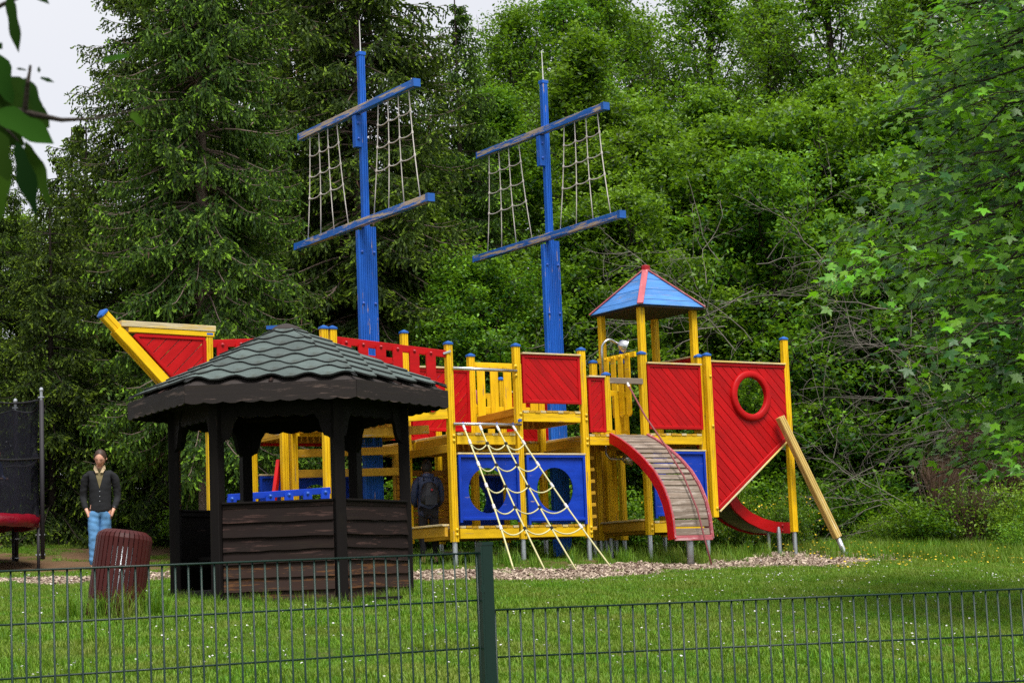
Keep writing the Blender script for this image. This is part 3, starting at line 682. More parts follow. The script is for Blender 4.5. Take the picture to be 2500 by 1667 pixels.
# ---- bow
spar = sbeam('bow_spar', (-5.02, 0, 3.64), (-3.62, 0, 2.22), .10, .125, M_yel, up=(1, 0, 1), kind='post')
link('post_cap', shared('cap', capmesh), spar, frame(S(-5.03, 0, 3.65), Vector((1, 0, 1)), Vector((0, 1, 0))) @ Matrix.Scale(1.15, 4))
for dv in (-.05, .05): sbeam('spar_lamella', (-4.86, dv * 1.55, 3.44), (-3.66, dv * 1.55, 2.22), .035, .10, M_yel, up=(1, 0, 1), parent=spar)
bf = sbeam('bow_rail', (-4.80, 0, 3.525), (-3.52, 0, 3.505), .13, .075, M_yelcap)
sbeam('rail_section', (-4.70, 0, 3.452), (-3.54, 0, 3.432), .115, .065, M_yel, parent=bf)
Fb = pframe('v', -.02)
bp = strip2(ship, Fb, (-4.60, 3.385), (-3.66, 3.375), .045, .05, M_red, 'bow_panel')
strip2(bp, Fb, (-3.665, 3.35), (-3.665, 2.46), .05, .05, M_red); strip2(bp, Fb, (-4.62, 3.385), (-3.66, 2.42), .045, .055, M_red)
boards(bp, [(-4.56, 3.37), (-3.68, 2.45), (-3.68, 3.37)], PI / 4, .125, .010, .016, M_red, Fb)

# ---- masts with yards and rope nets
def rope(pts, r, mat, name, parent, n=6): return MB().tube(pts, r, n).build(name, mat, parent, smooth=True)
def sagline(a, b, s, n=6): return [a.lerp(b, i / n) + Vector((0, 0, -s * 4 * (i / n) * (1 - i / n))) for i in range(n + 1)]
def mast(um, vm, ztop, yu, label):
    m = sbeam('mast', (um, vm, .5), (um, vm, ztop), .098, .098, M_mast, up=(0, -1, 0), kind='post')
    tag(m, label)
    for du, zt in ((-.099, 5.27), (.099, 5.33)):
        q = sbeam('mast_side_post', (um + du, vm, .5), (um + du, vm, zt), .098, .098, M_mast, up=(0, -1, 0), kind='post', parent=m)
        for z in (1.0, 2.0, 3.2, 4.2, 4.95): bolt(q, um + du, vm - .049, z, mat=M_boltb)
    MB().box((0, 0, 0), (.112, .112, .05)).build('mast_cap', M_mast, m, Matrix.Translation(S(um, vm, ztop + .01)))
    MB().tube([S(um, vm, ztop), S(um, vm + .01, ztop + .52)], [.010, .006], 6).build('lightning_rod', M_white, m)
    kn = sbeam('knee_block', (um - .099, vm, 6.50), (um - .099, vm, 6.97), .098, .098, M_mast, up=(0, -1, 0), parent=m)
    for z in (6.62, 6.85): bolt(kn, um - .10, vm - .049, z, mat=M_boltb)
    for (zz_, v0, v1, zr) in ((7.04, -.22, 3.28, 0), (5.37, -.50, 3.50, 0)):
        y = sbeam('yard', (yu, v0, zz_), (yu, v1, zz_), .098, .10, M_yard)
        MB().box((0, 0, 0), (.112, .07, .112)).build('yard_cap', M_cap, y, Matrix.Translation(S(yu, v0 - .02, zz_)))
        MB().box((0, 0, 0), (.104, .03, .106)).build('yard_end_plate', M_mast, y, Matrix.Translation(S(yu, v1 + .01, zz_)))
    for (top, bot) in (((2.99, 2.70, 2.41, 2.11), (3.14, 2.72, 2.29, 1.84)), ((-.04, .26, .56, .84), (-.26, .19, .63, 1.06))):
        zt, zb = 6.99, 5.42
        def at(t, b, f): return S(yu, t + (b - t) * f + .05 * math.sin(f * PI) * (1 if t > b else -1) * .5, zt + (zb - zt) * f)
        net = None
        for t, b in zip(top, bot):
            o = rope([at(t, b, f) for f in (0, .2, .4, .6, .8, 1)], .0082, M_ropeg, 'rope_net' if net is None else 'net_rope', net or ship); net = net or o
        for f in (.19, .395, .605):
            for j in range(3): rope(sagline(at(top[j], bot[j], f), at(top[j + 1], bot[j + 1], f), .030), .0078, M_ropeg, 'net_rope', net)
            for j in range(4): MB().lathe([(.006, -.024), (.016, -.018), (.016, .018), (.006, .024)], 8).build('net_joint', M_ropeg, net, Matrix.Translation(at(top[j], bot[j], f)))
mast(-.42, 1.50, 7.90, -.52, 'mast nearer the bow, with two yards and rope nets')
mast(2.80, 1.50, 7.83, 2.70, 'mast nearer the roofed tower, paint flaking low down')

# ---- climbing net on the front
pp = MB().tube([S(.0, -.075, 2.325), S(1.11, -.075, 2.33)], .021, 12).build('net_pipe', M_steel, ship, smooth=True)
MB().tube([S(.03, -.06, 3.10), S(1.08, -.06, 3.09)], .024, 12).build('handrail_pipe', M_steel, ship, smooth=True)
for z in (3.03, 3.16): bolt(P2, 1.07, -.05, z, mat=M_boltb if False else M_bolty)
MB().lathe([(.005, -.02), (.028, -.01), (.028, .02), (.005, .03)], 10).build('pipe_knob', M_boltb, pp, Matrix.Translation(S(1.08, -.09, 2.38)))
tops = [S(.15, -.085, 2.30), S(.42, -.085, 2.30), S(.70, -.085, 2.30), S(.97, -.085, 2.30)]
bots = [S(.0, -1.50, .20), S(.50, -1.50, .20), S(1.0, -1.5, .20), S(1.60, -1.50, .20)]
fr = [.118, .262, .405, .545, .685]
def nat(j, f): 
    p = tops[j].lerp(bots[j], f); return p + Vector((.05 * math.sin(f * PI) * (1 if j == 0 else -.3), 0, -.03 * math.sin(f * PI)))
cn = None
for j in range(4):
    o = rope([nat(j, f / 12) for f in range(13)], .0115, M_rope, 'climbing_net' if cn is None else 'net_rope', cn or ship, 8); cn = cn or o
    MB().tube([nat(j, -.005), nat(j, .03)], .018, 8).build('rope_sleeve', M_white, cn)
    MB().tube([tops[j] + Vector((0, .01, .05)), tops[j]], .016, 6).build('rope_hanger', M_boltb, cn)
for f in fr:
    for j in range(3): rope(sagline(nat(j, f), nat(j + 1, f), .085, 8), .0100, M_rope, 'net_rope', cn, 8)
    for j in (1, 2): MB().lathe([(.008, -.028), (.024, -.02), (.026, 0), (.024, .02), (.008, .028)], 8).build('net_joint', M_black, cn, Matrix.Translation(nat(j, f)))
    for j in (0, 3): MB().tube([nat(j, f - .022), nat(j, f + .006)], .021, 8).build('rope_sleeve', M_white, cn)

# ---- arched ramp
def rcurve(t):      # t 0 top .. 1 foot
    prof = [(-.02, 2.20), (-.26, 2.10), (-.50, 1.97), (-.78, 1.79), (-1.02, 1.59), (-1.20, 1.38), (-1.32, 1.16), (-1.39, .93), (-1.42, .64)]
    x = t * (len(prof) - 1); i = min(int(x), len(prof) - 2); f = x - i
    return Vector((0, prof[i][0] + (prof[i + 1][0] - prof[i][0]) * f, prof[i][1] + (prof[i + 1][1] - prof[i][1]) * f))
def rnorm(t): d = rcurve(min(1, t + .02)) - rcurve(max(0, t - .02)); d.normalize(); return Vector((0, d.z, -d.y)), d      # outward (towards the viewer and up), tangent
def sideboard(u):
    vs = []; n = 25
    for i in range(n):
        t = i / (n - 1); p = rcurve(t); nn, _ = rnorm(t); nn = nn if nn.z > 0 or nn.y < 0 else -nn
        if nn.y > 0: nn = -nn
        for du, dn in ((-.022, .036), (.022, .036), (.022, -.105), (-.022, -.105)): vs.append(S(u + du, p.y + nn.y * dn, p.z + nn.z * dn))
    fs = [(i * 4 + k, i * 4 + (k + 1) % 4, (i + 1) * 4 + (k + 1) % 4, (i + 1) * 4 + k) for i in range(n - 1) for k in range(4)] + [(3, 2, 1, 0), tuple((n - 1) * 4 + k for k in range(4))]
    return vs, fs
vs, fs = sideboard(2.68); ramp = MB().add(vs, fs).build('arched_ramp', M_red, ship)
vs, fs = sideboard(3.34); MB().add(vs, fs).build('side_board', M_redpale, ramp)
for u in (2.68, 3.34):
    MB().tube([S(u + .0, rcurve(i / 20).y - .038, rcurve(i / 20).z + .022) for i in range(21)], .013, 5).build('edge_trim', M_redpale, ramp)
nt_ = 19
for i in range(nt_):
    t = (i + .5) / nt_ * .985; p = rcurve(t); nn, d = rnorm(t)
    if nn.y > 0: nn = -nn
    beam('tread', ramp, S(2.712, p.y, p.z) + nn * .004, S(3.308, p.y, p.z) + nn * .004, .094 if i < 12 else .098, .022, M_grey, up=nn, ch=.004)
for i in range(nt_ // 2): pass
rp = MB().lathe([(.05, -.5), (.05, .02), (.04, .06), (.022, .09)], 12).build('steel_foot', M_galv, ramp, Matrix.Translation(S(3.0, -1.36, .60)), smooth=True)
sbeam('toe_board', (2.68, -1.44, .65), (3.34, -1.44, .65), .03, .07, M_redpale, parent=ramp)
rope([S(3.02, -.06, 2.94), S(3.03, -.42, 2.45), S(3.04, -.86, 1.98), S(3.06, -1.22, 1.52), S(3.08, -1.46, 1.05), S(3.10, -1.56, .66), S(3.14, -1.66, .22)], .013, M_roper, 'climbing_rope', ship, 8)
MB().tube([S(3.02, -.04, 2.97), S(3.02, -.08, 2.91)], .019, 8).build('rope_sleeve', M_white, ship)

# ---- slide at the back of the stern
def slide_curve(t):
    pr = [(4.5, 2.22), (4.75, 1.9), (5.0, 1.47), (5.22, 1.14), (5.45, .97), (5.72, .86), (6.0, .80), (6.28, .79)]
    x = t * (len(pr) - 1); i = min(int(x), len(pr) - 2); f = x - i; return pr[i][0] + (pr[i + 1][0] - pr[i][0]) * f, pr[i][1] + (pr[i + 1][1] - pr[i][1]) * f
def ribbon(v0, v1, lo, hi, mat, name, parent, n=28):
    vs = []
    for i in range(n):
        u, z = slide_curve(i / (n - 1)); u2, z2 = slide_curve(min(1, i / (n - 1) + .02)); u1_, z1_ = slide_curve(max(0, i / (n - 1) - .02)); d = Vector((u2 - u1_, 0, z2 - z1_)).normalized(); nn = Vector((-d.z, 0, d.x))
        for vv, k in ((v0, lo), (v1, lo), (v1, hi), (v0, hi)): vs.append(S(u + nn.x * k, vv, z + nn.z * k))
    fs = [(i * 4 + k, i * 4 + (k + 1) % 4, (i + 1) * 4 + (k + 1) % 4, (i + 1) * 4 + k) for i in range(n - 1) for k in range(4)] + [(3, 2, 1, 0), tuple((n - 1) * 4 + k for k in range(4))]
    return MB().add(vs, fs).build(name, mat, parent)
slide = ribbon(.30, .34, -.05, .12, M_red, 'slide', ship); ribbon(.86, .90, -.05, .12, M_red, 'side_board', slide)
ribbon(.345, .855, -.03, -.01, simple('slide_bed_steel', (.20, .18, .18), .35, .9), 'slide_bed', slide)
for z in (.78, .86): bolt(slide, 6.12, .30, z, mat=M_boltr)
MB().tube([S(6.0, .5, .15), S(6.0, .5, .76)], .03, 10).build('steel_foot', M_galv, slide)

# ---- speaking tubes: bent steel pipe with a bowl mouthpiece
def horn(pts, pos, dr, name):
    h = MB().tube(pts, .019, 10).build(name, M_steel, ship, smooth=True)
    prof = [(.012, -.02), (.045, .0), (.078, .035), (.092, .08), (.095, .105), (.118, .112), (.118, .118), (.088, .106), (.07, .05), (.002, .02)]
    q = Vector(dr).to_track_quat('Z', 'Y').to_matrix().to_4x4(); q.translation = pos
    link('mouthpiece', shade_auto(MB().lathe(prof, 20).mesh(M_steel), 60), h, q)
arc = [S(2.76, .2, 2.9), S(2.76, .2, 3.45)] + [S(2.76 + .13 - .13 * math.cos(a), .2 - .04 * math.sin(a), 3.50 + .13 * math.sin(a)) for a in [PI * k / 12 for k in range(1, 9)]] + [S(3.02, .14, 3.57)]
horn(arc, S(3.02, .13, 3.565), (.75, -.35, -.28), 'speaking_tube')
arc2 = [S(2.93, .45, 2.18), S(2.93, .45, 2.0)] + [S(3.02 - .09 * math.cos(a), .45 - .03 * math.sin(a), 2.0 - .11 * math.sin(a)) for a in [PI / 2 * k / 6 for k in range(1, 7)]] + [S(3.20, .40, 1.89)]
horn(arc2, S(3.2, .40, 1.89), (.9, -.3, .05), 'speaking_tube')
wheel = MB().box((0, 0, 0), (.05, .05, .5)).build('lever', M_blue, ship, Matrix.Translation(S(3.62, .9, 3.5)) @ Matrix.Rotation(.15, 4, 'Y'))

# ================================================================== the gazebo
GX, GY, GB = -2.225, 19.2, .015
gaz = empty('gazebo', (GX, GY, GB)); tag(gaz, 'dark brown hexagonal wooden gazebo with green shingle roof in front of the ship', 'gazebo')
RP = 1.125; RE = 1.56; ZE, ZA, ZW = 1.985, 2.66, .885
def hexp(r, k): a = R(240 + 60 * k); return Vector((r * math.cos(a), r * math.sin(a), 0))      # k=0 front left, 1 front right, counterclockwise
gp = []
for k in range(6):
    p = hexp(RP, k); a = R(240 + 60 * k); q = beam('post', gaz, p + Vector((0, 0, -.12)), p + Vector((0, 0, 1.93)), .105, .105, M_dark, up=(math.cos(a), math.sin(a), 0), ch=.006); gp.append(q)
    for d in (-1, 1):               # curved brackets
        o = hexp(RP, (k + d) % 6) - p; ex = o.normalized(); ez = Vector((0, 0, 1)); ey = ez
        pts = [(0.05, 0), (.27, 0), (.25, -.05), (.205, -.10), (.20, -.17), (.165, -.22), (.15, -.29), (.12, -.36), (.09, -.37), (.05, -.40)]
        m = frame(p + Vector((0, 0, 1.86)), ex, ez); MB().prism(pts, -.02, .02).build('bracket', M_dark, q, m)
skip = 5                             # the open side, front left
def wavy(L, h, amp, n, mat, name, parent, m, th=.022):
    top = [(L / 2, h / 2), (-L / 2, h / 2)]; bot = []
    for i in range(n * 6 + 1):
        x = -L / 2 + L * i / (n * 6); bot.append((x, -h / 2 - amp * abs(math.sin(PI * i / 6)) + amp * .4))
    return MB().prism(bot + top, -th / 2, th / 2).build(name, mat, parent, m)
rg = random.Random(5)
for k in range(6):
    A, B = hexp(RP, k), hexp(RP, (k + 1) % 6); ex = (B - A).normalized(); nrm = ex.cross(Vector((0, 0, 1))); mid = (A + B) / 2; L = (B - A).length - .10
    # valance between the posts and top plate
    pl = beam('top_plate', gaz, A + Vector((0, 0, 1.90)), B + Vector((0, 0, 1.90)), .09, .09, M_dark)
    wavy(L, .17, .020, 6, M_dark, 'valance', gaz, frame(mid + Vector((0, 0, 1.785)), ex, (0, 0, 1)))
    beam('tie_rail', gaz, A * .97 + Vector((0, 0, 1.835)), B * .97 + Vector((0, 0, 1.835)), .03, .035, M_bnchd)
    if k == skip:
        beam('sill_board', gaz, A + Vector((0, 0, .07)), B + Vector((0, 0, .07)), .05, .09, M_dark); continue
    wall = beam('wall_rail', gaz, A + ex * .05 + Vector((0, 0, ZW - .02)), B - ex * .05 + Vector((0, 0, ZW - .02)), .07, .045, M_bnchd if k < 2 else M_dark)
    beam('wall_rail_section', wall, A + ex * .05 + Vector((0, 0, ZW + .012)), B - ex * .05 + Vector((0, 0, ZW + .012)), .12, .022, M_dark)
    zt = ZW - .045; hs = [.125, .135, .125, .118, .13, .125, .14]
    for i, h in enumerate(hs):
        zb = zt - h + .0; LL = L - .002; n = 9
        pts = [(LL / 2, h / 2 + .012), (-LL / 2, h / 2 + .012)]; sl = rg.uniform(-.006, .006)
        bot = [(-LL / 2 + LL * j / n, -h / 2 - .006 + sl * (2 * j / n - 1) + rg.uniform(-.004, .004)) for j in range(n + 1)]
        m = frame(mid + nrm * (.030 + .004 * (i % 2)) + Vector((0, 0, (zt + zb) / 2)), ex, Vector((0, 0, 1)) - nrm * .20)
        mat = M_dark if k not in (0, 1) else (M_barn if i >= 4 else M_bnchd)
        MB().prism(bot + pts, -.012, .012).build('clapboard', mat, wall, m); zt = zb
    # inside bench
    Ai, Bi = A * .70, B * .70
    beam('bench_seat', gaz, Ai + Vector((0, 0, .42)), Bi + Vector((0, 0, .42)), .30, .035, M_dark)
beam('floor_board', gaz, Vector((-1.1, 0, -.03)), Vector((1.1, 0, -.03)), 1.6, .04, M_dark)
# roof
apx = Vector((.0, 0, ZA))
roof = MB(); rv = [hexp(RE - .01, k) + Vector((0, 0, ZE - .015)) for k in range(6)] + [apx - Vector((0, 0, .02))]
roof.add(rv, [(k, (k + 1) % 6, 6) for k in range(6)]); roofo = roof.build('roof', M_felt, gaz)
for k in range(6):
    A, B = hexp(RE, k) + Vector((0, 0, ZE)), hexp(RE, (k + 1) % 6) + Vector((0, 0, ZE)); ex = (B - A).normalized(); nrm0 = ex.cross(Vector((0, 0, 1)))
    wavy((B - A).length + .01, .165, .016, 9, M_fasc, 'fascia_board', roofo, frame((A + B) / 2 + nrm0 * .006 + Vector((0, 0, -.098)), ex, Vector((0, 0, 1))))
    beam('rafter', roofo, A * .97 + Vector((0, 0, -.02 * 2 + (0))) - Vector((0, 0, 0)), apx - Vector((0, 0, .08)), .05, .07, M_bnchd)
    beam('rafter', roofo, (A + B) / 2 * .98 + Vector((0, 0, .015)), apx - Vector((0, 0, .08)), .04, .06, M_bnchd)
    up = (apx - (A + B) / 2); H = up.length; up.normalize(); nrm = ex.cross(up); L = (B - A).length; mid = (A + B) / 2
    rows = 8; rh = H / (rows + .3); sw = .34
    for i in range(rows):
        y0 = -.03 + i * rh; half = lambda y: max(0, L / 2 * (1 - y / H))
        x = -math.ceil(L / 2 / sw) * sw + (sw / 2 if i % 2 else 0) - sw
        while x < L / 2 + sw:
            xa, xb = x, x + sw; n = 10
            # wavy lower edge: bellies down in the middle, up to a notch at the joints
            bot = [(xa + (xb - xa) * j / n, y0 + rh * (.50 + .50 * math.cos(2 * PI * j / n)) * .75) for j in range(n + 1)]
            poly = bot + [(xb - .003, y0 + rh * 1.7), (xa + .003, y0 + rh * 1.7)]
            q = poly if i else clip(poly, lambda p: p[1] + .012)
            hy = H
            q = clip(q, lambda p: (L / 2 + .012) * (1 - p[1] / hy) - p[0] + .0); q = clip(q, lambda p: p[0] + (L / 2 + .012) * (1 - p[1] / hy)); q = clip(q, lambda p: hy * .99 - p[1])
            if len(q) > 3:
                xsq = [p[0] for p in q]
                if max(xsq) - min(xsq) > .05:
                    cx = (xa + xb) / 2; cy = y0 + rh * .8; lift = .012 - .0012 * i * 0 + (.0035 if False else 0)
                    # each course lies tilted on the one below
                    tilt = .085
                    upt = (up + nrm * -.0 - nrm * 0).normalized()
                    uu = (up - nrm * tilt).normalized(); o = mid + ex * cx + up * cy + nrm * (.018 + rg.uniform(0, .0025) + .0016 * ((int(round(x / sw)) + i) % 2))
                    sg_ = MB().prism([(px - cx, py - cy) for px, py in q], 0, .016).build('shingle', M_shing, roofo, frame(o, ex, uu)); sg_.data.materials.append(M_shed)
                    for pf in list(sg_.data.polygons)[2:]: pf.material_index = 1
            x += sw
    beam('hip_strip', roofo, A + nrm * .02, apx + Vector((0, 0, .012)), .035, .012, M_shed, up=(nrm + Vector((0, 0, .3))))
MB().lathe([(.16, 0), (.17, .015), (.12, .05), (.05, .075), (.005, .085)], 10).build('roof_cap', M_felt, roofo, Matrix.Translation(apx - Vector((0, 0, .045))))
MB().box((0, 0, 0), (.12, .10, .035)).build('cap_block', M_cap, roofo, Matrix.Translation(apx + Vector((-.13, 0, .0))))

# ================================================================== litter bin
bx, by = -3.385, 16.4
lbn = empty('litter_bin', (bx, by, gz1(bx, by))); lbn.scale = (1.03, 1.03, 1.05); lbn.rotation_euler = (R(-3), R(8.0), 0)
tag(lbn, 'leaning dark red slatted metal litter bin beside the gazebo', 'litter bin')
M_bin = simple('dark_red_enamel', (.048, .007, .006), .5, .0, .3, 14, .1, .25)
ns_, rb, hb = 34, .225, .66
sl_ = []
for k in range(ns_):
    a = 2 * PI * k / ns_; ca_, sa_ = math.cos(a), math.sin(a)
    prof = [(rb, -.03), (rb, hb - .05), (rb - .012, hb - .018), (rb - .06, hb + .012)]
    w = .0155; vs = []
    for r_, z in prof:
        for dd, off in ((-w, 0), (w, 0), (w, -.012), (-w, -.012)): vs.append(((r_ + off) * ca_ - dd * sa_, (r_ + off) * sa_ + dd * ca_, z))
    fs = [(i * 4 + j, i * 4 + (j + 1) % 4, (i + 1) * 4 + (j + 1) % 4, (i + 1) * 4 + j) for i in range(3) for j in range(4)] + [(3, 2, 1, 0), (12, 13, 14, 15)]
    MB().add(vs, fs).build('slat', M_bin, lbn)
for z in (.06, .36, .60): MB().add(*(lambda V, F: (V, F))([(r_ * math.cos(2 * PI * k / 32), r_ * math.sin(2 * PI * k / 32), zz_) for k in range(32) for r_, zz_ in ((rb - .013, z), (rb - .013, z + .03), (rb - .018, z + .03), (rb - .018, z))], [(k * 4 + j, ((k + 1) % 32) * 4 + j, ((k + 1) % 32) * 4 + (j + 1) % 4, k * 4 + (j + 1) % 4) for k in range(32) for j in range(4)])).build('hoop', M_bin, lbn)
MB().lathe([(.001, .02), (rb - .07, .02), (rb - .06, .10), (rb - .045, hb - .12), (rb - .055, hb - .12), (rb - .075, .03), (.001, .03)], 24).build('inner_bucket', M_galv, lbn, smooth=True)

# ================================================================== fence
def fence_panel(ax, ay, bx_, by_, zt, n, hh, label):
    p = empty('wire_fence', (ax, ay, zt - hh), math.atan2(by_ - ay, bx_ - ax)); tag(p, label, 'fence', 'green wire mesh fence along the lawn')
    L = math.hypot(bx_ - ax, by_ - ay); st = L / n; vw = MB().tube([(0, 0, 0), (0, 0, hh + .0)], .0044, 6).mesh(M_fence, True); hw = MB().tube([(0, 0, 0), (L, 0, 0)], .0045, 6).mesh(M_fence, True)
    for i in range(n + 1): link('wire', vw, p, Matrix.Translation((i * st, 0, 0)))
    k = 0
    z = hh
    while z > 0:
        for dy in ((-.0078, .0078) if z == hh else (.0078,)): link('cross_wire', hw, p, Matrix.Translation((0, dy, z - .004)))
        z -= .2
    return p
fa = Vector((-.178, 8.45)); fdir = (Vector((-1.953, 7.4)) - fa).normalized()
fe = fa + fdir * 2.5
f1 = fence_panel(fe.x, fe.y, fa.x, fa.y, .151, 46, 1.2, 'green wire fence panel left of the green post, the higher one')
f1.rotation_euler[1] = -math.atan2(.020, 2.06)
fb = Vector((-.118, 8.49)); fd2 = (Vector((2.219, 8.75)) - fb).normalized(); fe2 = fb + fd2 * 2.5
f2 = fence_panel(fb.x, fb.y, fe2.x, fe2.y, -.069, 46, 1.0, 'green wire fence panel right of the green post, stepped lower')
fp = empty('fence_post', (-.150, 8.455, -.98), math.atan2(fdir.y, fdir.x) + PI); tag(fp, 'dark green steel fence post between the two mesh panels', 'fence post')
MB().box((0, 0, .59), (.050, .042, 1.19)).build('post_tube', M_fence, fp); MB().box((0, 0, 1.19), (.054, .046, .014)).build('post_cap', M_fence, fp)
MB().box((-.032, .0, .62), (.008, .05, 1.12)).build('clamp_strip', M_fence, fp)
for z in (.2, .6, 1.0): MB().box((-.03, -.018, z), (.02, .012, .03)).build('clip', M_fence, fp)

# ================================================================== trampoline
tx, ty = -8.56, 28.9; tz = gz1(-7.2, 28.6)
TR, PZ = 1.50, 1.36 - .60
tr = empty('trampoline', (tx, ty, .60)); tag(tr, 'round trampoline with red padding and dark safety net at the edge of the wood', 'trampoline')
M_pad = simple('red_vinyl_pad', (.16, .003, .012), .22, 0, .3, 6, .5, .7, .03)
M_foam = simple('black_foam_sleeve', (.022, .020, .026), .7)
def ring(R_, r_, mat, name, z, n=48, m_=8):
    vs = [((R_ + r_ * math.cos(2 * PI * j / m_)) * math.cos(2 * PI * k / n), (R_ + r_ * math.cos(2 * PI * j / m_)) * math.sin(2 * PI * k / n), z + r_ * math.sin(2 * PI * j / m_)) for k in range(n) for j in range(m_)]
    fs = [(k * m_ + j, ((k + 1) % n) * m_ + j, ((k + 1) % n) * m_ + (j + 1) % m_, k * m_ + (j + 1) % m_) for k in range(n) for j in range(m_)]
    return MB().add(vs, fs).build(name, mat, tr, smooth=True)
ring(TR - .02, .022, M_galv, 'rim_tube', PZ - .03)
vs = []; fs = []; n = 72; rg2 = random.Random(2)
for k in range(n):
    a = 2 * PI * k / n; j1, j2 = rg2.uniform(-.012, .012), rg2.uniform(-.015, .015)
    for (r_, z) in ((TR - .30, PZ + .02), (TR - .12, PZ + .035 + j1), (TR, PZ + .03 + j1), (TR + .035 + j2, PZ - .04), (TR + .03 + j1, PZ - .15 + j2), (TR + .01, PZ - .15 + j2), (TR - .03, PZ - .02)): vs.append((r_ * math.cos(a), r_ * math.sin(a), z))
fs = [(k * 7 + j, ((k + 1) % n) * 7 + j, ((k + 1) % n) * 7 + (j + 1) % 7, k * 7 + (j + 1) % 7) for k in range(n) for j in range(7)]
MB().add(vs, fs).build('padding', M_pad, tr, smooth=True)
MB().lathe([(.001, PZ - .01), (TR - .25, PZ - .01), (TR - .25, PZ - .02), (.001, PZ - .02)], 32).build('jumping_mat', M_black, tr)
def net_mat():
    m, nt = new_mat('dark_safety_net'); d = N(nt, 'ShaderNodeBsdfDiffuse'); d.inputs[0].default_value = (.016, .016, .022, 1); t = N(nt, 'ShaderNodeBsdfTransparent')
    mx = N(nt, 'ShaderNodeMixShader'); mx.inputs[0].default_value = .68; nt.links.new(t.outputs[0], mx.inputs[1]); nt.links.new(d.outputs[0], mx.inputs[2])
    o = N(nt, 'ShaderNodeOutputMaterial'); nt.links.new(mx.outputs[0], o.inputs[0]); return m
M_net = net_mat()
NP = 6; a0 = R(-2)
for k in range(NP):
    a = a0 + 2 * PI * k / NP; p = Vector((math.cos(a), math.sin(a), 0)) * (TR + .075)
    q = MB().tube([p + Vector((0, 0, PZ - .62)), p + Vector((0, 0, PZ + 1.72))], .034, 10).build('net_pole', M_foam, tr, smooth=True)
    MB().tube([p + Vector((0, 0, PZ + 1.70)), p + Vector((0, 0, PZ + 1.86))], .022, 10).build('pole_top', M_galv, q); MB().lathe([(.03, 0), (.034, .02), (.025, .05), (.004, .06)], 10).build('pole_cap', M_galv, q, Matrix.Translation(p + Vector((0, 0, PZ + 1.85))))
    MB().box(p + Vector((0, 0, PZ + 1.76)), (.085, .06, .02)).build('pole_clamp', M_galv, q)
    pl_ = p * (1 - .06 / TR)
    lg = MB().tube([pl_ + Vector((0, 0, PZ - .08)), pl_ + Vector((0, 0, -.12))], .024, 10).build('leg', M_foam, tr, smooth=True)
    for z in (PZ - .26, PZ - .55): MB().box((p + pl_) / 2 + Vector((0, 0, z)), (.14, .03, .02)).build('clamp', M_galv, lg)
vs = []; nn_ = 48; NR = 10
for k in range(nn_):
    ph = k % (nn_ // NP) / (nn_ / NP); a = a0 + 2 * PI * k / nn_
    for i in range(NR + 1):
        f = i / NR; pull = math.sin(PI * ph)
        side = .10 * math.sin(PI * (f * 2 % 1)) if ph == 0 else 0
        r_ = (TR + .03) - .16 * pull * (.6 + .4 * math.sin(PI * f)) - side; vs.append((r_ * math.cos(a), r_ * math.sin(a), PZ + .0 + (1.72 - .10 * pull) * f))
fs = [(k * (NR + 1) + i, ((k + 1) % nn_) * (NR + 1) + i, ((k + 1) % nn_) * (NR + 1) + i + 1, k * (NR + 1) + i + 1) for k in range(nn_) for i in range(NR)]
nto = MB().add(vs, fs).build('safety_net', M_net, tr)
for f, r_ in ((NR, .014), (NR // 2, .016)): MB().tube([Vector(vs[(k % nn_) * (NR + 1) + f]) for k in range(nn_ + 1)], r_, 6, False).build('net_hem', M_black, nto)

# ================================================================== people
M_skin = simple('skin', (.68, .37, .26), .5, 0, .12, 8, .05); M_skin2 = simple('darker_skin', (.20, .10, .065), .5, 0, .12, 8, .05)
M_hair = simple('brown_hair', (.045, .024, .016), .6, 0, .4, 60, .6); M_hairb = simple('black_hair', (.008, .006, .006), .55, 0, .4, 60, .6); M_hairl = simple('light_brown_hair', (.20, .12, .07), .6, 0, .3, 60, .6)
M_knit = simple('dark_knit', (.005, .006, .008), .9, 0, .35, 90, .5); M_polo = simple('olive_cotton', (.13, .105, .045), .85, 0, .2, 60, .2); M_collar = simple('beige_cotton', (.38, .29, .17), .85, 0, .1, 60, .2)
M_jean = simple('blue_denim', (.10, .27, .52), .85, 0, .55, 9, .6); M_navy = simple('navy_nylon', (.022, .036, .10), .5, 0, .3, 14, .5); M_pack = simple('black_nylon', (.010, .011, .018), .5, 0, .3, 14, .4)
M_trs = simple('dark_trousers', (.008, .008, .012), .8); M_shoe = simple('dark_shoe', (.015, .014, .016), .5); M_eye = simple('dark_eye', (.02, .015, .012), .3)
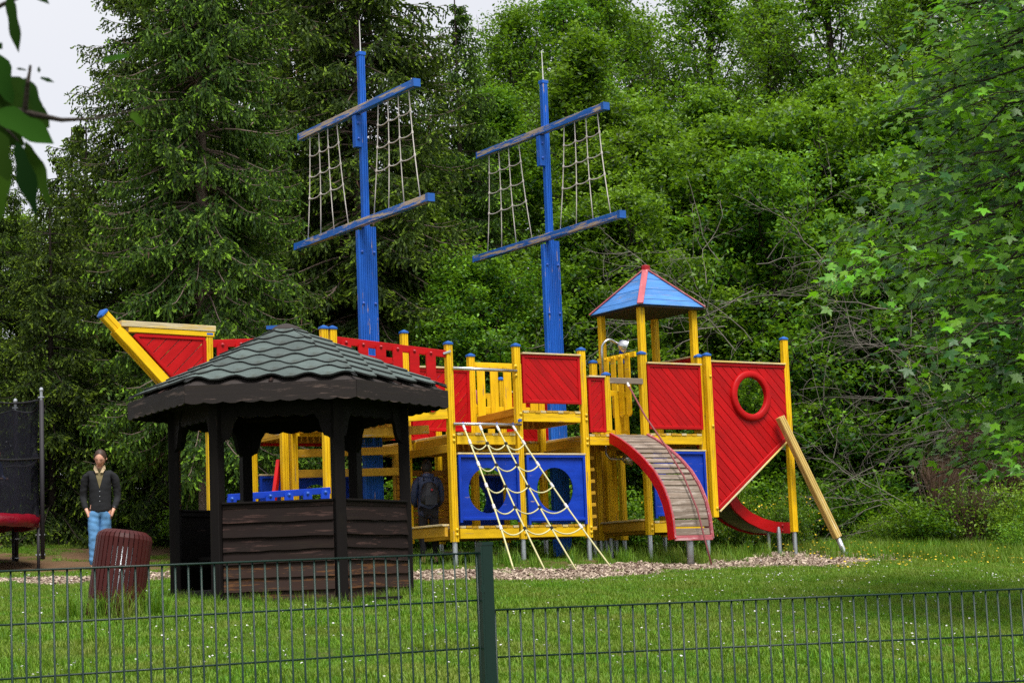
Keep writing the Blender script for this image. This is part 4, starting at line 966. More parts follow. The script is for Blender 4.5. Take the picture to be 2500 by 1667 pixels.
def skin(name, J, E, mat, parent, m=None, root=0, sub=2, tmp=[0]):
    me = bpy.data.meshes.new(name); me.from_pydata([j[0] for j in J], E, []); me.update(); me.materials.append(mat)
    o = bpy.data.objects.new(name + '_src', me); COL.objects.link(o)
    md = o.modifiers.new('s', 'SKIN'); md.use_smooth_shade = True
    sv = me.skin_vertices[0].data if me.skin_vertices else None
    if sv is None: me.skin_vertices.new() if hasattr(me.skin_vertices, 'new') else None
    if not me.skin_vertices:
        bpy.context.view_layer.objects.active = o; bpy.ops.mesh.customdata_skin_add()
    sv = me.skin_vertices[0].data
    for i, j in enumerate(J):
        r_ = j[1]; sv[i].radius = r_ if isinstance(r_, tuple) else (r_, r_); sv[i].use_root = (i == root)
    sb = o.modifiers.new('b', 'SUBSURF'); sb.levels = sub; sb.render_levels = sub
    dg = bpy.context.evaluated_depsgraph_get(); ev = o.evaluated_get(dg); nm = bpy.data.meshes.new_from_object(ev)
    bpy.data.objects.remove(o); nm.polygons.foreach_set('use_smooth', [True] * len(nm.polygons)); nm.update()
    if not nm.materials: nm.materials.append(mat)
    return link(name, nm, parent, m)
def wrinkle(o, amp, sc_):
    from mathutils import noise as mn
    me = o.data; ns_v = [v.normal.copy() for v in me.vertices]
    for v, n_ in zip(me.vertices, ns_v):
        p = v.co; v.co = p + n_ * amp * (mn.noise(Vector((p.x * sc_, p.y * sc_, p.z * sc_ * 1.8 + p.x * 4))) + .5 * mn.noise(p * sc_ * 2.3))
    me.update()
def head_mesh(s=1.0, mat=None):
    """head with face, looking along -Y; chin at z=-.115, crown at +.115; nose, brow, eye sockets, lips and ears shaped in"""
    n, m_ = 28, 20; vs = []; fs = []
    for i in range(m_ + 1):
        ph = PI * i / m_; z = math.cos(ph)
        for k in range(n):
            th = 2 * PI * k / n; x, y = math.sin(ph) * math.sin(th), -math.sin(ph) * math.cos(th)
            X_, Y_, Z_ = x * .076, y * .098, z * .118
            if Z_ < 0: t = -Z_ / .118; X_ *= 1 - .30 * t ** 1.6; Y_ = Y_ * (1 - .16 * t) - (.012 * t if y < 0 else -.02 * t)
            fr_ = max(0, -y) ** 3
            def bump(cx, cz, sx, sz, a): return a * math.exp(-((X_ - cx) / sx) ** 2 - ((Z_ - cz) / sz) ** 2) * fr_
            dy = bump(0, -.018, .011, .024, .024) + bump(0, -.034, .014, .010, .012) - bump(.030, .006, .014, .011, .010) - bump(-.030, .006, .014, .011, .010) + bump(0, .028, .05, .010, .006) + bump(0, -.066, .022, .007, .007) - bump(0, -.074, .022, .004, .006) + bump(0, -.082, .018, .006, .006) + bump(0, -.105, .02, .015, .008)
            vs.append((X_ * s, (Y_ - dy) * s, Z_ * s))
    for i in range(m_):
        for k in range(n): fs.append((i * n + k, (i + 1) * n + k, (i + 1) * n + (k + 1) % n, i * n + (k + 1) % n))
    return vs, fs
def head(parent, pos, rot, s, skin_m, hair_m, back=False, long=False):
    m = Matrix.Translation(pos) @ rot.to_4x4(); vs, fs = head_mesh(s); h = MB().add(vs, fs).build('head', skin_m, parent, m, smooth=True)
    hv = []; hf = []
    n, mm_ = 28, 14; rgh = random.Random(4)
    for i in range(mm_ + 1):
        ph = PI * .5 * i / mm_ * (1.35 if not long else 1.5)
        for k in range(n):
            th = 2 * PI * k / n; front = max(0, math.cos(th)); phm = ph * (1 - .70 * front ** .8)
            x, y, z = math.sin(phm) * math.sin(th), -math.sin(phm) * math.cos(th), math.cos(phm); j = rgh.uniform(.0, .004)
            hv.append((x * (.084 + j) * s, (y * (.104 + j) + .002) * s, (z * (.127 + j)) * s))
    for i in range(mm_):
        for k in range(n): hf.append((i * n + k, (i + 1) * n + k, (i + 1) * n + (k + 1) % n, i * n + (k + 1) % n))
    MB().add(hv, hf).build('hair', hair_m, h, m, smooth=True)
    for sx in (-1, 1):
        MB().lathe([(.001, -.006), (.016, -.004), (.019, .002), (.012, .008), (.001, .007)], 10).build('ear', skin_m, h, m @ Matrix.Translation((sx * .078 * s, .004 * s, -.004 * s)) @ Matrix.Rotation(sx * 1.3, 4, 'Y') @ Matrix.Scale(1.25 * s, 4))
        MB().lathe([(.001, -.005), (.011, -.002), (.011, .002), (.001, .005)], 8).build('eye', M_eye, h, m @ Matrix.Translation((sx * .029 * s, -.083 * s, .004 * s)) @ Matrix.Rotation(PI / 2, 4, 'X') @ Matrix.Diagonal((.75, .35, .75, 1)))
        MB().box((sx * .029 * s, -.092 * s, .024 * s), (.032 * s, .006 * s, .006 * s)).build('eyebrow', hair_m, h, m)
    MB().box((0, -.094 * s, -.074 * s), (.040 * s, .006 * s, .005 * s)).build('mouth', M_boltr if False else simple('lips', (.32, .10, .08), .5), h, m)
    return h
mx_, my_ = -6.06, 28.5; mz_ = .50
man = empty('person', (mx_, my_, mz_), R(8)); tag(man, 'man in dark cardigan and light jeans looking down, hands in pockets, behind the leaning bin', 'person')
hipz, sh = .93, 1.46
TOR = [((0, 0, .96), (.135, .09)), ((0, -.005, 1.10), (.13, .085)), ((0, -.005, 1.26), (.135, .09)), ((0, .005, 1.39), (.145, .09)), ((0, .012, 1.455), (.085, .065)), ((0, -.002, 1.53), (.056, .056)), ((0, -.03, 1.60), (.06, .065))]
ARM = lambda s: [((s * .15, .01, 1.43), (.065, .065)), ((s * .205, .015, 1.38), (.062, .062)), ((s * .232, .04, 1.24), (.048, .050)), ((s * .245, .06, 1.10), (.041, .043)), ((s * .225, .0, 1.0), (.038, .038)), ((s * .195, -.045, .915), (.030, .030)), ((s * .175, -.055, .86), (.034, .022)), ((s * .16, -.055, .80), (.032, .018))]
LEG = lambda s, dx=0, dy=0: [((s * .085, 0, .90), (.088, .092)), ((s * .095 + dx * .3, -.01 + dy * .3, .72), (.080, .082)), ((s * .10 + dx * .6, -.015 + dy * .6, .50), (.056, .058)), ((s * .105 + dx * .8, .01 + dy * .8, .32), (.052, .056)), ((s * .11 + dx, .02 + dy, .10), (.038, .040)), ((s * .112 + dx, .01 + dy, .045), (.040, .045)), ((s * .12 + dx, -.10 + dy, .035), (.040, .028)), ((s * .122 + dx, -.16 + dy, .03), (.036, .022))]
def chain(J, E, base, start):
    prev = start
    for j in base: J.append(j); E.append((prev, len(J) - 1)); prev = len(J) - 1
J = list(TOR); E = [(i, i + 1) for i in range(6)]
slim = lambda L_: [(p if i else (p[0] * .8, p[1], p[2] - .03), (r_[0] - (.022 if i < 4 else .006 if i < 5 else 0), r_[1] - (.022 if i < 4 else .006 if i < 5 else 0))) for i, (p, r_) in enumerate(L_)]
chain(J, E, slim(ARM(-1)), 3); chain(J, E, slim(ARM(1)), 3); chain(J, E, LEG(-1), 0); chain(J, E, LEG(1, -.09, .10), 0)
body = skin('body', J, E, M_skin, man)
grow = lambda L_, g_: [(p, (r_[0] + g_, r_[1] + g_)) for p, r_ in L_]
J = [((0, 0, .84), (.175, .125)), ((0, 0, .93), (.172, .125)), ((0, -.005, 1.10), (.165, .118)), ((0, -.005, 1.26), (.178, .128)), ((0, .005, 1.38), (.190, .125)), ((0, .010, 1.475), (.135, .095))]; E = [(i, i + 1) for i in range(5)]
chain(J, E, grow(ARM(-1)[:6], .010), 4); chain(J, E, grow(ARM(1)[:6], .010), 4)
card = skin('cardigan', J, E, M_knit, man, sub=3)
J = [((0, 0, .99), (.165, .12)), ((0, 0, .90), (.165, .12))]; E = [(0, 1)]
chain(J, E, grow(LEG(-1)[:5], .020), 1); chain(J, E, grow(LEG(1, -.09, .10)[:5], .016), 1)
wrinkle(skin('jeans', J, E, M_jean, man, sub=3), .010, 9)
wrinkle(card, .007, 11)
for s_, dy in ((-1, 0), (1, .10)): skin('shoe', [((s_ * .113 - (dy * .9), .04 + dy, .05), (.045, .05)), ((s_ * .12 - dy * .9, -.08 + dy, .04), (.046, .036)), ((s_ * .124 - dy * .9, -.17 + dy, .034), (.04, .028))], [(0, 1), (1, 2)], M_shoe, man)
def drape(name, poly, obj, mat, parent, off=.005, nx=14, ny=16):
    """a patch of cloth laid on the front of a body, inside a 2-D outline (x, z)"""
    me = obj.data; bv = BVHTree.FromPolygons([v.co for v in me.vertices], [tuple(p.vertices) for p in me.polygons])
    x0, x1 = min(p[0] for p in poly), max(p[0] for p in poly); z0, z1 = min(p[1] for p in poly), max(p[1] for p in poly)
    def spanx(z):
        xs_ = []
        for i in range(len(poly)):
            a, b = poly[i], poly[(i + 1) % len(poly)]
            if (a[1] - z) * (b[1] - z) <= 0 and a[1] != b[1]: xs_.append(a[0] + (b[0] - a[0]) * (z - a[1]) / (b[1] - a[1]))
        return (min(xs_), max(xs_)) if xs_ else (0, 0)
    vs = []
    for i in range(ny + 1):
        z = z0 + (z1 - z0) * (.001 + .998 * i / ny); a, b = spanx(z)
        for k in range(nx + 1):
            x = a + (b - a) * k / nx; hit = bv.ray_cast(Vector((x, -1, z)), Vector((0, 1, 0)))
            y = hit[0].y if hit[0] else (vs[-1][1] if vs else -.1); vs.append((x, y - off, z))
    fs = [(i * (nx + 1) + k, i * (nx + 1) + k + 1, (i + 1) * (nx + 1) + k + 1, (i + 1) * (nx + 1) + k) for i in range(ny) for k in range(nx)]
    return MB().add(vs, fs).build(name, mat, parent, smooth=True)
drape('polo_shirt', [(-.075, 1.50), (.075, 1.50), (.0, 1.21)], card, M_polo, man)
for s_ in (-1, 1): MB().add([(s_ * .012, -.112, 1.445), (s_ * .085, -.075, 1.50), (s_ * .075, -.03, 1.565), (s_ * .045, -.07, 1.53), (s_ * .052, -.115, 1.44)], [(0, 4, 1, 3), (3, 1, 2)]).build('collar', M_collar, man)
for z in (1.17, 1.10, 1.03): MB().lathe([(.001, 0), (.008, .001), (.006, .004), (.001, .005)], 8).build('button', M_galv, card, Matrix.Translation((.004, -.145, z)) @ Matrix.Rotation(PI / 2, 4, 'X'))
MB().lathe([(.046, -.008), (.050, 0), (.046, .008)], 14).build('wristwatch', M_black, man, Matrix.Translation((.207, -.03, .942)) @ Matrix.Rotation(.45, 4, 'Y'))
head(man, Vector((.012, -.065, 1.655)), Matrix.Rotation(R(30), 3, 'X') @ Matrix.Rotation(R(-8), 3, 'Z'), 1.06, M_skin, M_hair)
# child with a rucksack, seen from behind between the ship's posts
wx, wy = xy_of(.14, .93); kid = empty('person', (wx, wy, .43), R(180 + 12)); kid.scale = (.83, .83, .83)
tag(kid, 'child in navy hooded coat with black rucksack standing under the ship deck, back turned', 'person')
J = list(TOR); E = [(i, i + 1) for i in range(6)]
ARMD = lambda s: [((s * .15, .01, 1.43), (.065, .065)), ((s * .20, .0, 1.37), (.058, .058)), ((s * .225, -.01, 1.22), (.050, .05)), ((s * .235, -.05, 1.08), (.042, .042)), ((s * .20, -.16, 1.02), (.034, .034)), ((s * .15, -.24, 1.02), (.026, .026)), ((s * .12, -.28, 1.02), (.034, .018)), ((s * .11, -.32, 1.01), (.028, .014))]
chain(J, E, ARMD(-1), 3); chain(J, E, ARMD(1), 3); chain(J, E, LEG(-1), 0); chain(J, E, LEG(1), 0); skin('body', J, E, M_skin, kid)
J = grow(TOR[:5], .055); J[0] = ((0, 0, .92), (.20, .14)); J.insert(0, ((0, 0, .76), (.20, .15))); E = [(i, i + 1) for i in range(5)]
chain(J, E, grow(ARMD(-1)[:6], .020), 4); chain(J, E, grow(ARMD(1)[:6], .020), 4); skin('coat', J, E, M_navy, kid)
skin('hood', [((-.09, .06, 1.50), (.05, .05)), ((0, .10, 1.49), (.07, .06)), ((.09, .06, 1.50), (.05, .05))], [(0, 1), (1, 2)], M_navy, kid, root=1)
J = [((0, 0, .93), (.15, .11))]; E = []; chain(J, E, grow(LEG(-1)[:5], .012), 0); chain(J, E, grow(LEG(1)[:5], .012), 0); skin('trousers', J, E, M_trs, kid)
for s_ in (-1, 1): skin('shoe', [((s_ * .113, .04, .05), (.045, .05)), ((s_ * .12, -.08, .04), (.046, .036)), ((s_ * .124, -.17, .034), (.04, .028))], [(0, 1), (1, 2)], M_shoe, kid)
rk = skin('rucksack', [((0, .20, .99), (.185, .10)), ((0, .22, 1.12), (.185, .12)), ((0, .20, 1.28), (.155, .10)), ((0, .17, 1.40), (.10, .06))], [(0, 1), (1, 2), (2, 3)], M_pack, kid)
MB().box((0, .335, 1.08), (.20, .03, .16)).build('pocket', M_pack, rk); MB().box((-.02, .325, 1.25), (.035, .012, .035), Matrix.Rotation(.7, 3, 'Y')).build('badge', M_boltr, rk)
for s_ in (-1, 1): MB().tube([(s_ * .08, .14, 1.42), (s_ * .10, .02, 1.53), (s_ * .12, -.12, 1.42), (s_ * .13, -.14, 1.25)], .016, 6).build('strap', M_pack, rk)
head(kid, Vector((0, -.02, 1.655)), Matrix.Rotation(R(8), 3, 'X'), 1.1, M_skin, M_hairb, long=True)
def small_child(name_label, loc, rz, sc_, coat, hairm, skinm):
    c = empty('person', loc, rz); c.scale = (sc_,) * 3; tag(c, name_label, 'person')
    J = list(TOR); E = [(i, i + 1) for i in range(6)]; chain(J, E, ARMD(-1), 3); chain(J, E, ARMD(1), 3); chain(J, E, LEG(-1), 0); chain(J, E, LEG(1), 0); skin('body', J, E, skinm, c)
    J = grow(TOR[:5], .045); J[0] = ((0, 0, .90), (.17, .13)); E = [(i, i + 1) for i in range(4)]; chain(J, E, grow(ARMD(-1)[:6], .016), 3); chain(J, E, grow(ARMD(1)[:6], .016), 3); skin('jacket', J, E, coat, c)
    J = [((0, 0, .93), (.15, .11))]; E = []; chain(J, E, grow(LEG(-1)[:5], .012), 0); chain(J, E, grow(LEG(1)[:5], .012), 0); skin('trousers', J, E, M_trs, c)
    for s_ in (-1, 1): skin('shoe', [((s_ * .113, .04, .05), (.045, .05)), ((s_ * .12, -.08, .04), (.046, .036)), ((s_ * .124, -.17, .034), (.04, .028))], [(0, 1), (1, 2)], M_shoe, c)
    head(c, Vector((0, -.03, 1.66)), Matrix.Rotation(R(10), 3, 'X'), 1.18, skinm, hairm); return c
small_child('dark haired child in blue standing on the trampoline behind its net', (-7.62, 28.65, .60 + PZ - .01), R(70), .56, M_navy, M_hairb, M_skin2)
wx, wy = xy_of(1.42, 1.75); small_child('child with light brown hair on the ship deck behind the yellow slats', (wx, wy, 2.22), R(40), .55, simple('pink_cotton', (.45, .14, .16), .8), M_hairl, M_skin)
#%%PART3
# ================================================================== trees and shrubs
def tubes_np(segs, n=4):
    """segs: list of polylines [(p, r)...] -> verts, quads"""
    V = []; F = []
    for pl in segs:
        P = np.array([p for p, _ in pl], float); rr = np.array([r for _, r in pl]); m = len(P)
        D = np.gradient(P, axis=0); D /= np.linalg.norm(D, axis=1)[:, None] + 1e-9
        ref = np.array([0, 0, 1.]) if abs(D[0][2]) < .9 else np.array([1., 0, 0])
        U = np.cross(D, ref); U /= np.linalg.norm(U, axis=1)[:, None] + 1e-9; W = np.cross(D, U); b = len(V) if False else sum(len(v) for v in V)
        a = 2 * np.pi * np.arange(n) / n
        ring = P[:, None, :] + (U[:, None, :] * np.cos(a)[None, :, None] + W[:, None, :] * np.sin(a)[None, :, None]) * rr[:, None, None]
        V.append(ring.reshape(-1, 3)); i, k = np.meshgrid(np.arange(m - 1), np.arange(n), indexing='ij'); i = i.ravel(); k = k.ravel()
        F.append(np.stack([b + i * n + k, b + i * n + (k + 1) % n, b + (i + 1) * n + (k + 1) % n, b + (i + 1) * n + k], 1))
    return np.concatenate(V), np.concatenate(F)
def leaves_np(C, size, rg, up=.5, fold=.25, ratio=.55, dirs=None):
    """diamond leaves, folded along the midrib, at centres C"""
    n = len(C); d = rg.normal(size=(n, 3)) if dirs is None else dirs + rg.normal(size=(n, 3)) * .6
    d[:, 2] *= .7; d /= np.linalg.norm(d, axis=1)[:, None]
    nn = rg.normal(size=(n, 3)); nn[:, 2] = np.abs(nn[:, 2]) + up; nn -= d * (nn * d).sum(1)[:, None]; nn /= np.linalg.norm(nn, axis=1)[:, None]
    s = np.cross(d, nn); L = size * rg.uniform(.6, 1.25, n)[:, None]; W = L * ratio
    base = C - d * L * .5; tip = C + d * L * .5; m = C - d * L * .08
    l = m + s * W * .5 + nn * L * fold * .4; r = m - s * W * .5 + nn * L * fold * .4
    V = np.stack([base, l, tip, r], 1).reshape(-1, 3); b = np.arange(n) * 4
    F = np.concatenate([np.stack([b, b + 2, b + 1], 1), np.stack([b, b + 3, b + 2], 1)]); return V, F
def grow_tree(seed, H, rad, nl, nclump, nleaf, leafsize, low=.12, upright=.5, clump=.26, mat=None, thin=0):
    rg = np.random.default_rng(seed); segs = []; tips = []
    p = np.array([0., 0, -.2]); tr = []; sway = rg.normal(0, .05, 2)
    K = 9
    for i in range(K): tr.append((p.copy(), .014 * H * (1 - i / K) ** .9 + .012)); p = p + np.array([sway[0] + rg.normal(0, .07), sway[1] + rg.normal(0, .07), H / K])
    segs.append(tr); TP = np.array([t[0] for t in tr])
    for j in range(nl):
        f = low + (1 - low) * ((j + rg.uniform(0, 1)) / nl) * .97; q = f * (K - 1); i0 = min(int(q), K - 2); b = TP[i0] + (TP[i0 + 1] - TP[i0]) * (q - i0)
        az = j * 2.4 + rg.uniform(-.4, .4); prof = math.sin(PI * min(1, .22 + .78 * f) ** .8) ** .6 if f > .3 else .75 + .25 * f / .3
        L = rad * prof * rg.uniform(.7, 1.2) * (1.25 - .45 * f); el = rg.uniform(.1, .5) + upright * f
        d = np.array([math.cos(az) * math.cos(el), math.sin(az) * math.cos(el), math.sin(el)]); limb = []; c = b.copy(); M_ = 6
        for i in range(M_ + 1):
            limb.append((c.copy(), max(.006, .008 * H * (1 - f * .7) * (1 - i / M_) * .6 + .006))); d = d + rg.normal(0, .14, 3) + np.array([0, 0, .04]); d /= np.linalg.norm(d); c = c + d * L / M_
        segs.append(limb)
        for s in range(2, M_ + 1):
            for t in range(3):
                c0 = limb[s][0]; dd = d * .4 + rg.normal(0, .7, 3); dd[2] += .15; dd /= np.linalg.norm(dd); l2 = L * .30 * rg.uniform(.5, 1.2)
                m1 = c0 + dd * l2 * .5 + rg.normal(0, .04, 3); m2 = c0 + dd * l2 + rg.normal(0, .06, 3) + np.array([0, 0, .05]); segs.append([(c0, .008), (m1, .005), (m2, .003)]); tips += [m2, m1]
    tips = np.array(tips); idx = rg.integers(0, len(tips), nclump)
    cc = tips[idx] + rg.normal(0, .16, (nclump, 3)); tl = rg.uniform(0, 1, nclump)
    cr_ = rg.uniform(.5, 1.4, nclump) * clump
    li = np.repeat(np.arange(nclump), nleaf); off = rg.normal(size=(len(li), 3)); off[:, 2] *= .55
    C = cc[li] + off * cr_[li][:, None] * .55
    V, F = leaves_np(C, leafsize, rg)
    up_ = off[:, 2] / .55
    t = np.clip(.18 + .26 * up_ + .80 * (tl[li] - .38) + rg.normal(0, .14, len(li)), 0, 1)  # lighter towards the top of each clump, tone differs by clump
    bw, bf = tubes_np(segs, 4)
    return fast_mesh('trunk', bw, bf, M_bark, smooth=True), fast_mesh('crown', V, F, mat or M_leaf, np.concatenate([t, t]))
def put_tree(name, meshes, x, y, rz, s, label, cat, group=None, dz=0, sz=None):
    t = empty(name, (x, y, gz1(x, y) + dz - .05), rz); t.scale = (s, s, sz or s); tag(t, label, cat, group)
    link('trunk', meshes[0], t); link('crown', meshes[1], t)
    if name == 'spruce_tree' and meshes is SPA: tag(link('cones', CONE_ME, t), kind='stuff')
    return t
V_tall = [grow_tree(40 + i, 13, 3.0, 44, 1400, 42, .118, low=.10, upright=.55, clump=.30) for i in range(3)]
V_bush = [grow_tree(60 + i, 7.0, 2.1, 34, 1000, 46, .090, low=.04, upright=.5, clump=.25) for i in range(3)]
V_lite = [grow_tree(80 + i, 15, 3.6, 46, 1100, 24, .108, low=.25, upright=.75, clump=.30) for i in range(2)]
rgt = random.Random(21)
def where(x, y):
    q = CM @ np.array([x, y, 2.0]); px = 1250 + 4789.3 * q[0] / q[2]
    for lim, ph in ((930, 'left of the first mast'), (1060, 'just right of the first mast'), (1200, 'midway between the masts'), (1320, 'just left of the second mast'), (1430, 'just right of the second mast'), (1540, 'left of the blue tower roof'), (1660, 'straight behind the blue tower roof'), (1780, 'just right of the tower roof'), (1900, 'behind the porthole panel'), (2010, 'behind the last stern post'), (2140, 'right of the leaning post'), (2300, 'at the left edge of the maple')):
        if px < lim: return ph
    return 'behind the maple leaves'
GT = 'broadleaf trees of the wood behind the ship'; GB_ = 'small trees along the front edge of the wood'; GL = 'thin crowned trees at the back of the wood'
for i, (x, y, k, s) in enumerate([(-.2, 41, 0, .80), (1.4, 41, 1, .92), (3.4, 42, 2, .82), (5.4, 41, 0, .80), (7.4, 42, 1, .84), (9.6, 40.5, 2, .88), (11.8, 41, 0, .95), (2.2, 44.5, 2, .90), (4.4, 45, 1, .86), (6.6, 44.5, 0, .84), (8.8, 45, 1, .90), (11.0, 44.5, 2, .98), (13.4, 44, 1, 1.0)]):
    put_tree('broadleaf_tree', V_tall[k], x, y, rgt.uniform(0, 6.3), s, ('broad green tree of the ' + ('middle' if y < 43.5 else 'deeper') + ' row, ' + where(x, y)), 'tree', GT)
for i, (x, y, k, s) in enumerate([(-2.6, 52, 1, .78), (-.3, 48.5, 1, .96), (1.4, 49, 0, 1.02), (3.2, 50, 1, 1.06), (5.0, 49, 0, 1.04), (6.8, 50.5, 1, 1.06), (8.6, 49, 0, 1.08), (10.4, 50, 1, 1.12), (12.4, 49.5, 0, 1.14), (14.6, 51, 1, 1.15), (.4, 55, 0, 1.02), (4.2, 56, 0, 1.1), (7.8, 56, 1, 1.1), (11.4, 57, 0, 1.15)]):
    put_tree('slender_tree', V_lite[k], x, y, rgt.uniform(0, 6.3), s, 'thin crowned tree ' + ('far back' if y < 54 else 'farthest back') + ' in the wood, ' + where(x, y), 'tree', GL)
for i, (x, y, k, s) in enumerate([(-.5, 34.8, 0, .85), (1.3, 35.8, 1, 1.0), (3.3, 35.4, 2, 1.08), (5.2, 36.4, 0, 1.2), (7.2, 35.6, 1, 1.15), (9.2, 36.6, 2, 1.15), (11.2, 35.5, 0, 1.1), (2.2, 38.2, 2, 1.25), (4.4, 38.5, 1, 1.35), (6.5, 38.8, 0, 1.4), (8.6, 39, 2, 1.4), (-1.6, 37.2, 1, 1.1), (12.4, 38.5, 1, 1.3)]):
    put_tree('small_tree', V_bush[k], x, y, rgt.uniform(0, 6.3), s, 'small leafy tree ' + ('at the front of the wood, ' if y < 37 else 'one row into the wood, ') + where(x, y), 'tree', GB_)
for i, (x, y, k, s) in enumerate([(-12.5, 50, 0, .70), (-9.8, 52, 1, .66), (-14.8, 47, 2, .64), (-7.2, 46, 2, .62), (-4.4, 47, 0, .7), (-1.8, 45.5, 1, .7)]):
    put_tree('broadleaf_tree', V_tall[k], x, y, rgt.uniform(0, 6.3), s, ['broadleaf tree far behind the short spruce, under the open sky', 'broadleaf tree far behind the huge spruce at its left side', 'broadleaf tree far off at the left edge behind the close leaves', 'broadleaf tree glimpsed low between the spruce trunks behind the man', 'broadleaf tree glimpsed between the spruces behind the gazebo roof', 'broadleaf tree glimpsed behind the spruces at the first mast'][i], 'tree')
# ---- spruces
def spruce(seed, H, R0, low, layers, per, mat=M_spr, sh=.098, dens=1.0):
    rg = np.random.default_rng(seed); segs = [[(np.array([0, 0, -.3 + (H + .3) * i / 8]), .013 * H * (1 - i / 8.3) + .01) for i in range(9)]]
    C = []; D = []; T = []
    for l in range(layers):
        f = low + (1 - low) * (l + rg.uniform(0, .8)) / layers; z = H * f; rl = R0 * (1 - f) ** .72 + .12
        for j in range(per if f < .8 else per - 2):
            az = rg.uniform(0, 2 * PI); L = rl * rg.uniform(.72, 1.15); K = 8; p = np.array([0, 0, z]); limb = []; el = .12 - .25 * (1 - f) + rg.normal(0, .1)
            for i in range(K + 1):
                t = i / K; limb.append((p.copy(), .018 * (1 - t) * (L / 2) ** .5 + .004)); e = el - .55 * math.sin(PI * min(1, t * 1.1)) * (1 - f * .7) + .75 * max(0, t - .6)
                p = p + np.array([math.cos(az) * math.cos(e), math.sin(az) * math.cos(e), math.sin(e)]) * L / K
            segs.append(limb); side = np.array([-math.sin(az), math.cos(az), 0]); out = np.array([math.cos(az), math.sin(az), 0])
            nb = int(20 * L / 2 * dens) + 5
            for b in range(nb):
                t = .22 + .78 * (b + rg.uniform()) / nb; q = t * K; i0 = min(int(q), K - 1); base = limb[i0][0] + (limb[i0 + 1][0] - limb[i0][0]) * (q - i0)
                sg = 1 if b % 2 else -1; wl = (.20 + .42 * (1 - t)) * min(1, L / 1.4) * rg.uniform(.6, 1.2) + .05; dr = -rg.uniform(.15, .75) * (1 - .5 * t)
                dv = side * sg * rg.uniform(.45, 1) + out * rg.uniform(.3, .8) + np.array([0, 0, dr]); dv /= np.linalg.norm(dv); ns = max(3, int(wl / .052))
                tone = rg.uniform(0, 1)
                for s in range(ns):
                    u = (s + 1) / ns; sp_ = base + dv * wl * u + np.array([0, 0, -.12 * u * u * wl * 2])
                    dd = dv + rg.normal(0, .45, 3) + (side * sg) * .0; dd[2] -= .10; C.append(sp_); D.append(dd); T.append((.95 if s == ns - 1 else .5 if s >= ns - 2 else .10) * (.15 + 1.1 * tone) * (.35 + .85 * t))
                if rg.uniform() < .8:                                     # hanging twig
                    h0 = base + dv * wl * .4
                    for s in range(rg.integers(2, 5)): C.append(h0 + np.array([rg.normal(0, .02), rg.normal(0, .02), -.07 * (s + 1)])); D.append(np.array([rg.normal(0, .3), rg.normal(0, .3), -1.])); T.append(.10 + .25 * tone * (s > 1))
    C = np.array(C); D = np.array(D); D /= np.linalg.norm(D, axis=1)[:, None]; n = len(C); T = np.clip(np.array(T) + rg.normal(0, .08, n), 0, 1)
    ref = rg.normal(size=(n, 3)); S1 = np.cross(D, ref); S1 /= np.linalg.norm(S1, axis=1)[:, None]; S2 = np.cross(D, S1); L = sh * rg.uniform(.7, 1.25, n)[:, None]; W = L * .19
    Vv = []; Ff = []; o = 0
    for Sx in (S1, S2):
        a = C - D * L * .5; b = C + D * L * .5; m = C + D * L * .08
        Vv.append(np.stack([a, m + Sx * W, b, m - Sx * W], 1).reshape(-1, 3)); k = np.arange(n) * 4 + o; Ff.append(np.stack([k, k + 1, k + 2, k + 3], 1)); o += n * 4
    bw, bf = tubes_np(segs, 5)
    if seed == 3:
        ci_ = rg.integers(0, n, 420); CC = C[ci_] + np.array([0, 0, -.07]); dn_ = np.tile([0, 0, -1.], (420, 1)) + rg.normal(0, .12, (420, 3)); SP_CONES.append(leaves_np(CC, .15, rg, ratio=.26, dirs=dn_))
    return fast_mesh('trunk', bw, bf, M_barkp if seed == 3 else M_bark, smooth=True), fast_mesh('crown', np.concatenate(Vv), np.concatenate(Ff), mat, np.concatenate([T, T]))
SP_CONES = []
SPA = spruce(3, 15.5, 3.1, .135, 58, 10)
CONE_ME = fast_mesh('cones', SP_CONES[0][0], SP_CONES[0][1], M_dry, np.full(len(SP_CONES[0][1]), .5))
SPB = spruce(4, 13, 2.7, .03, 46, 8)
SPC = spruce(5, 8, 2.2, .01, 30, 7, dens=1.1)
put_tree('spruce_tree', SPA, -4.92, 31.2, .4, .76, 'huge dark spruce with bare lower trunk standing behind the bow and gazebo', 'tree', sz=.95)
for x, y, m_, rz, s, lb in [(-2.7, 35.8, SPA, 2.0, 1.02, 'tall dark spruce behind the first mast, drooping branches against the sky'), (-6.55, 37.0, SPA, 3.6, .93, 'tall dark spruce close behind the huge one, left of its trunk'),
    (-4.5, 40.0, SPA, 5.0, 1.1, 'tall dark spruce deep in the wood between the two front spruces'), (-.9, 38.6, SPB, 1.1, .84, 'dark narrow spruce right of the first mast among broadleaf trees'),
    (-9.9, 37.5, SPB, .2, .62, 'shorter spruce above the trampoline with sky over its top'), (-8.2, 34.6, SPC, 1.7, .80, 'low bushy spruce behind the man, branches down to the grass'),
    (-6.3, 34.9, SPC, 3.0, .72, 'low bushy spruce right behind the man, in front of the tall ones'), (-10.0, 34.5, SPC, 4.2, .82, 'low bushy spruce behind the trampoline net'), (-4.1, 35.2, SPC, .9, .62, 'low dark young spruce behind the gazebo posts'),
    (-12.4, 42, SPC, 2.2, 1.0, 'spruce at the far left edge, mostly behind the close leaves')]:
    put_tree('spruce_tree', m_, x, y, rz, s, lb, 'tree')
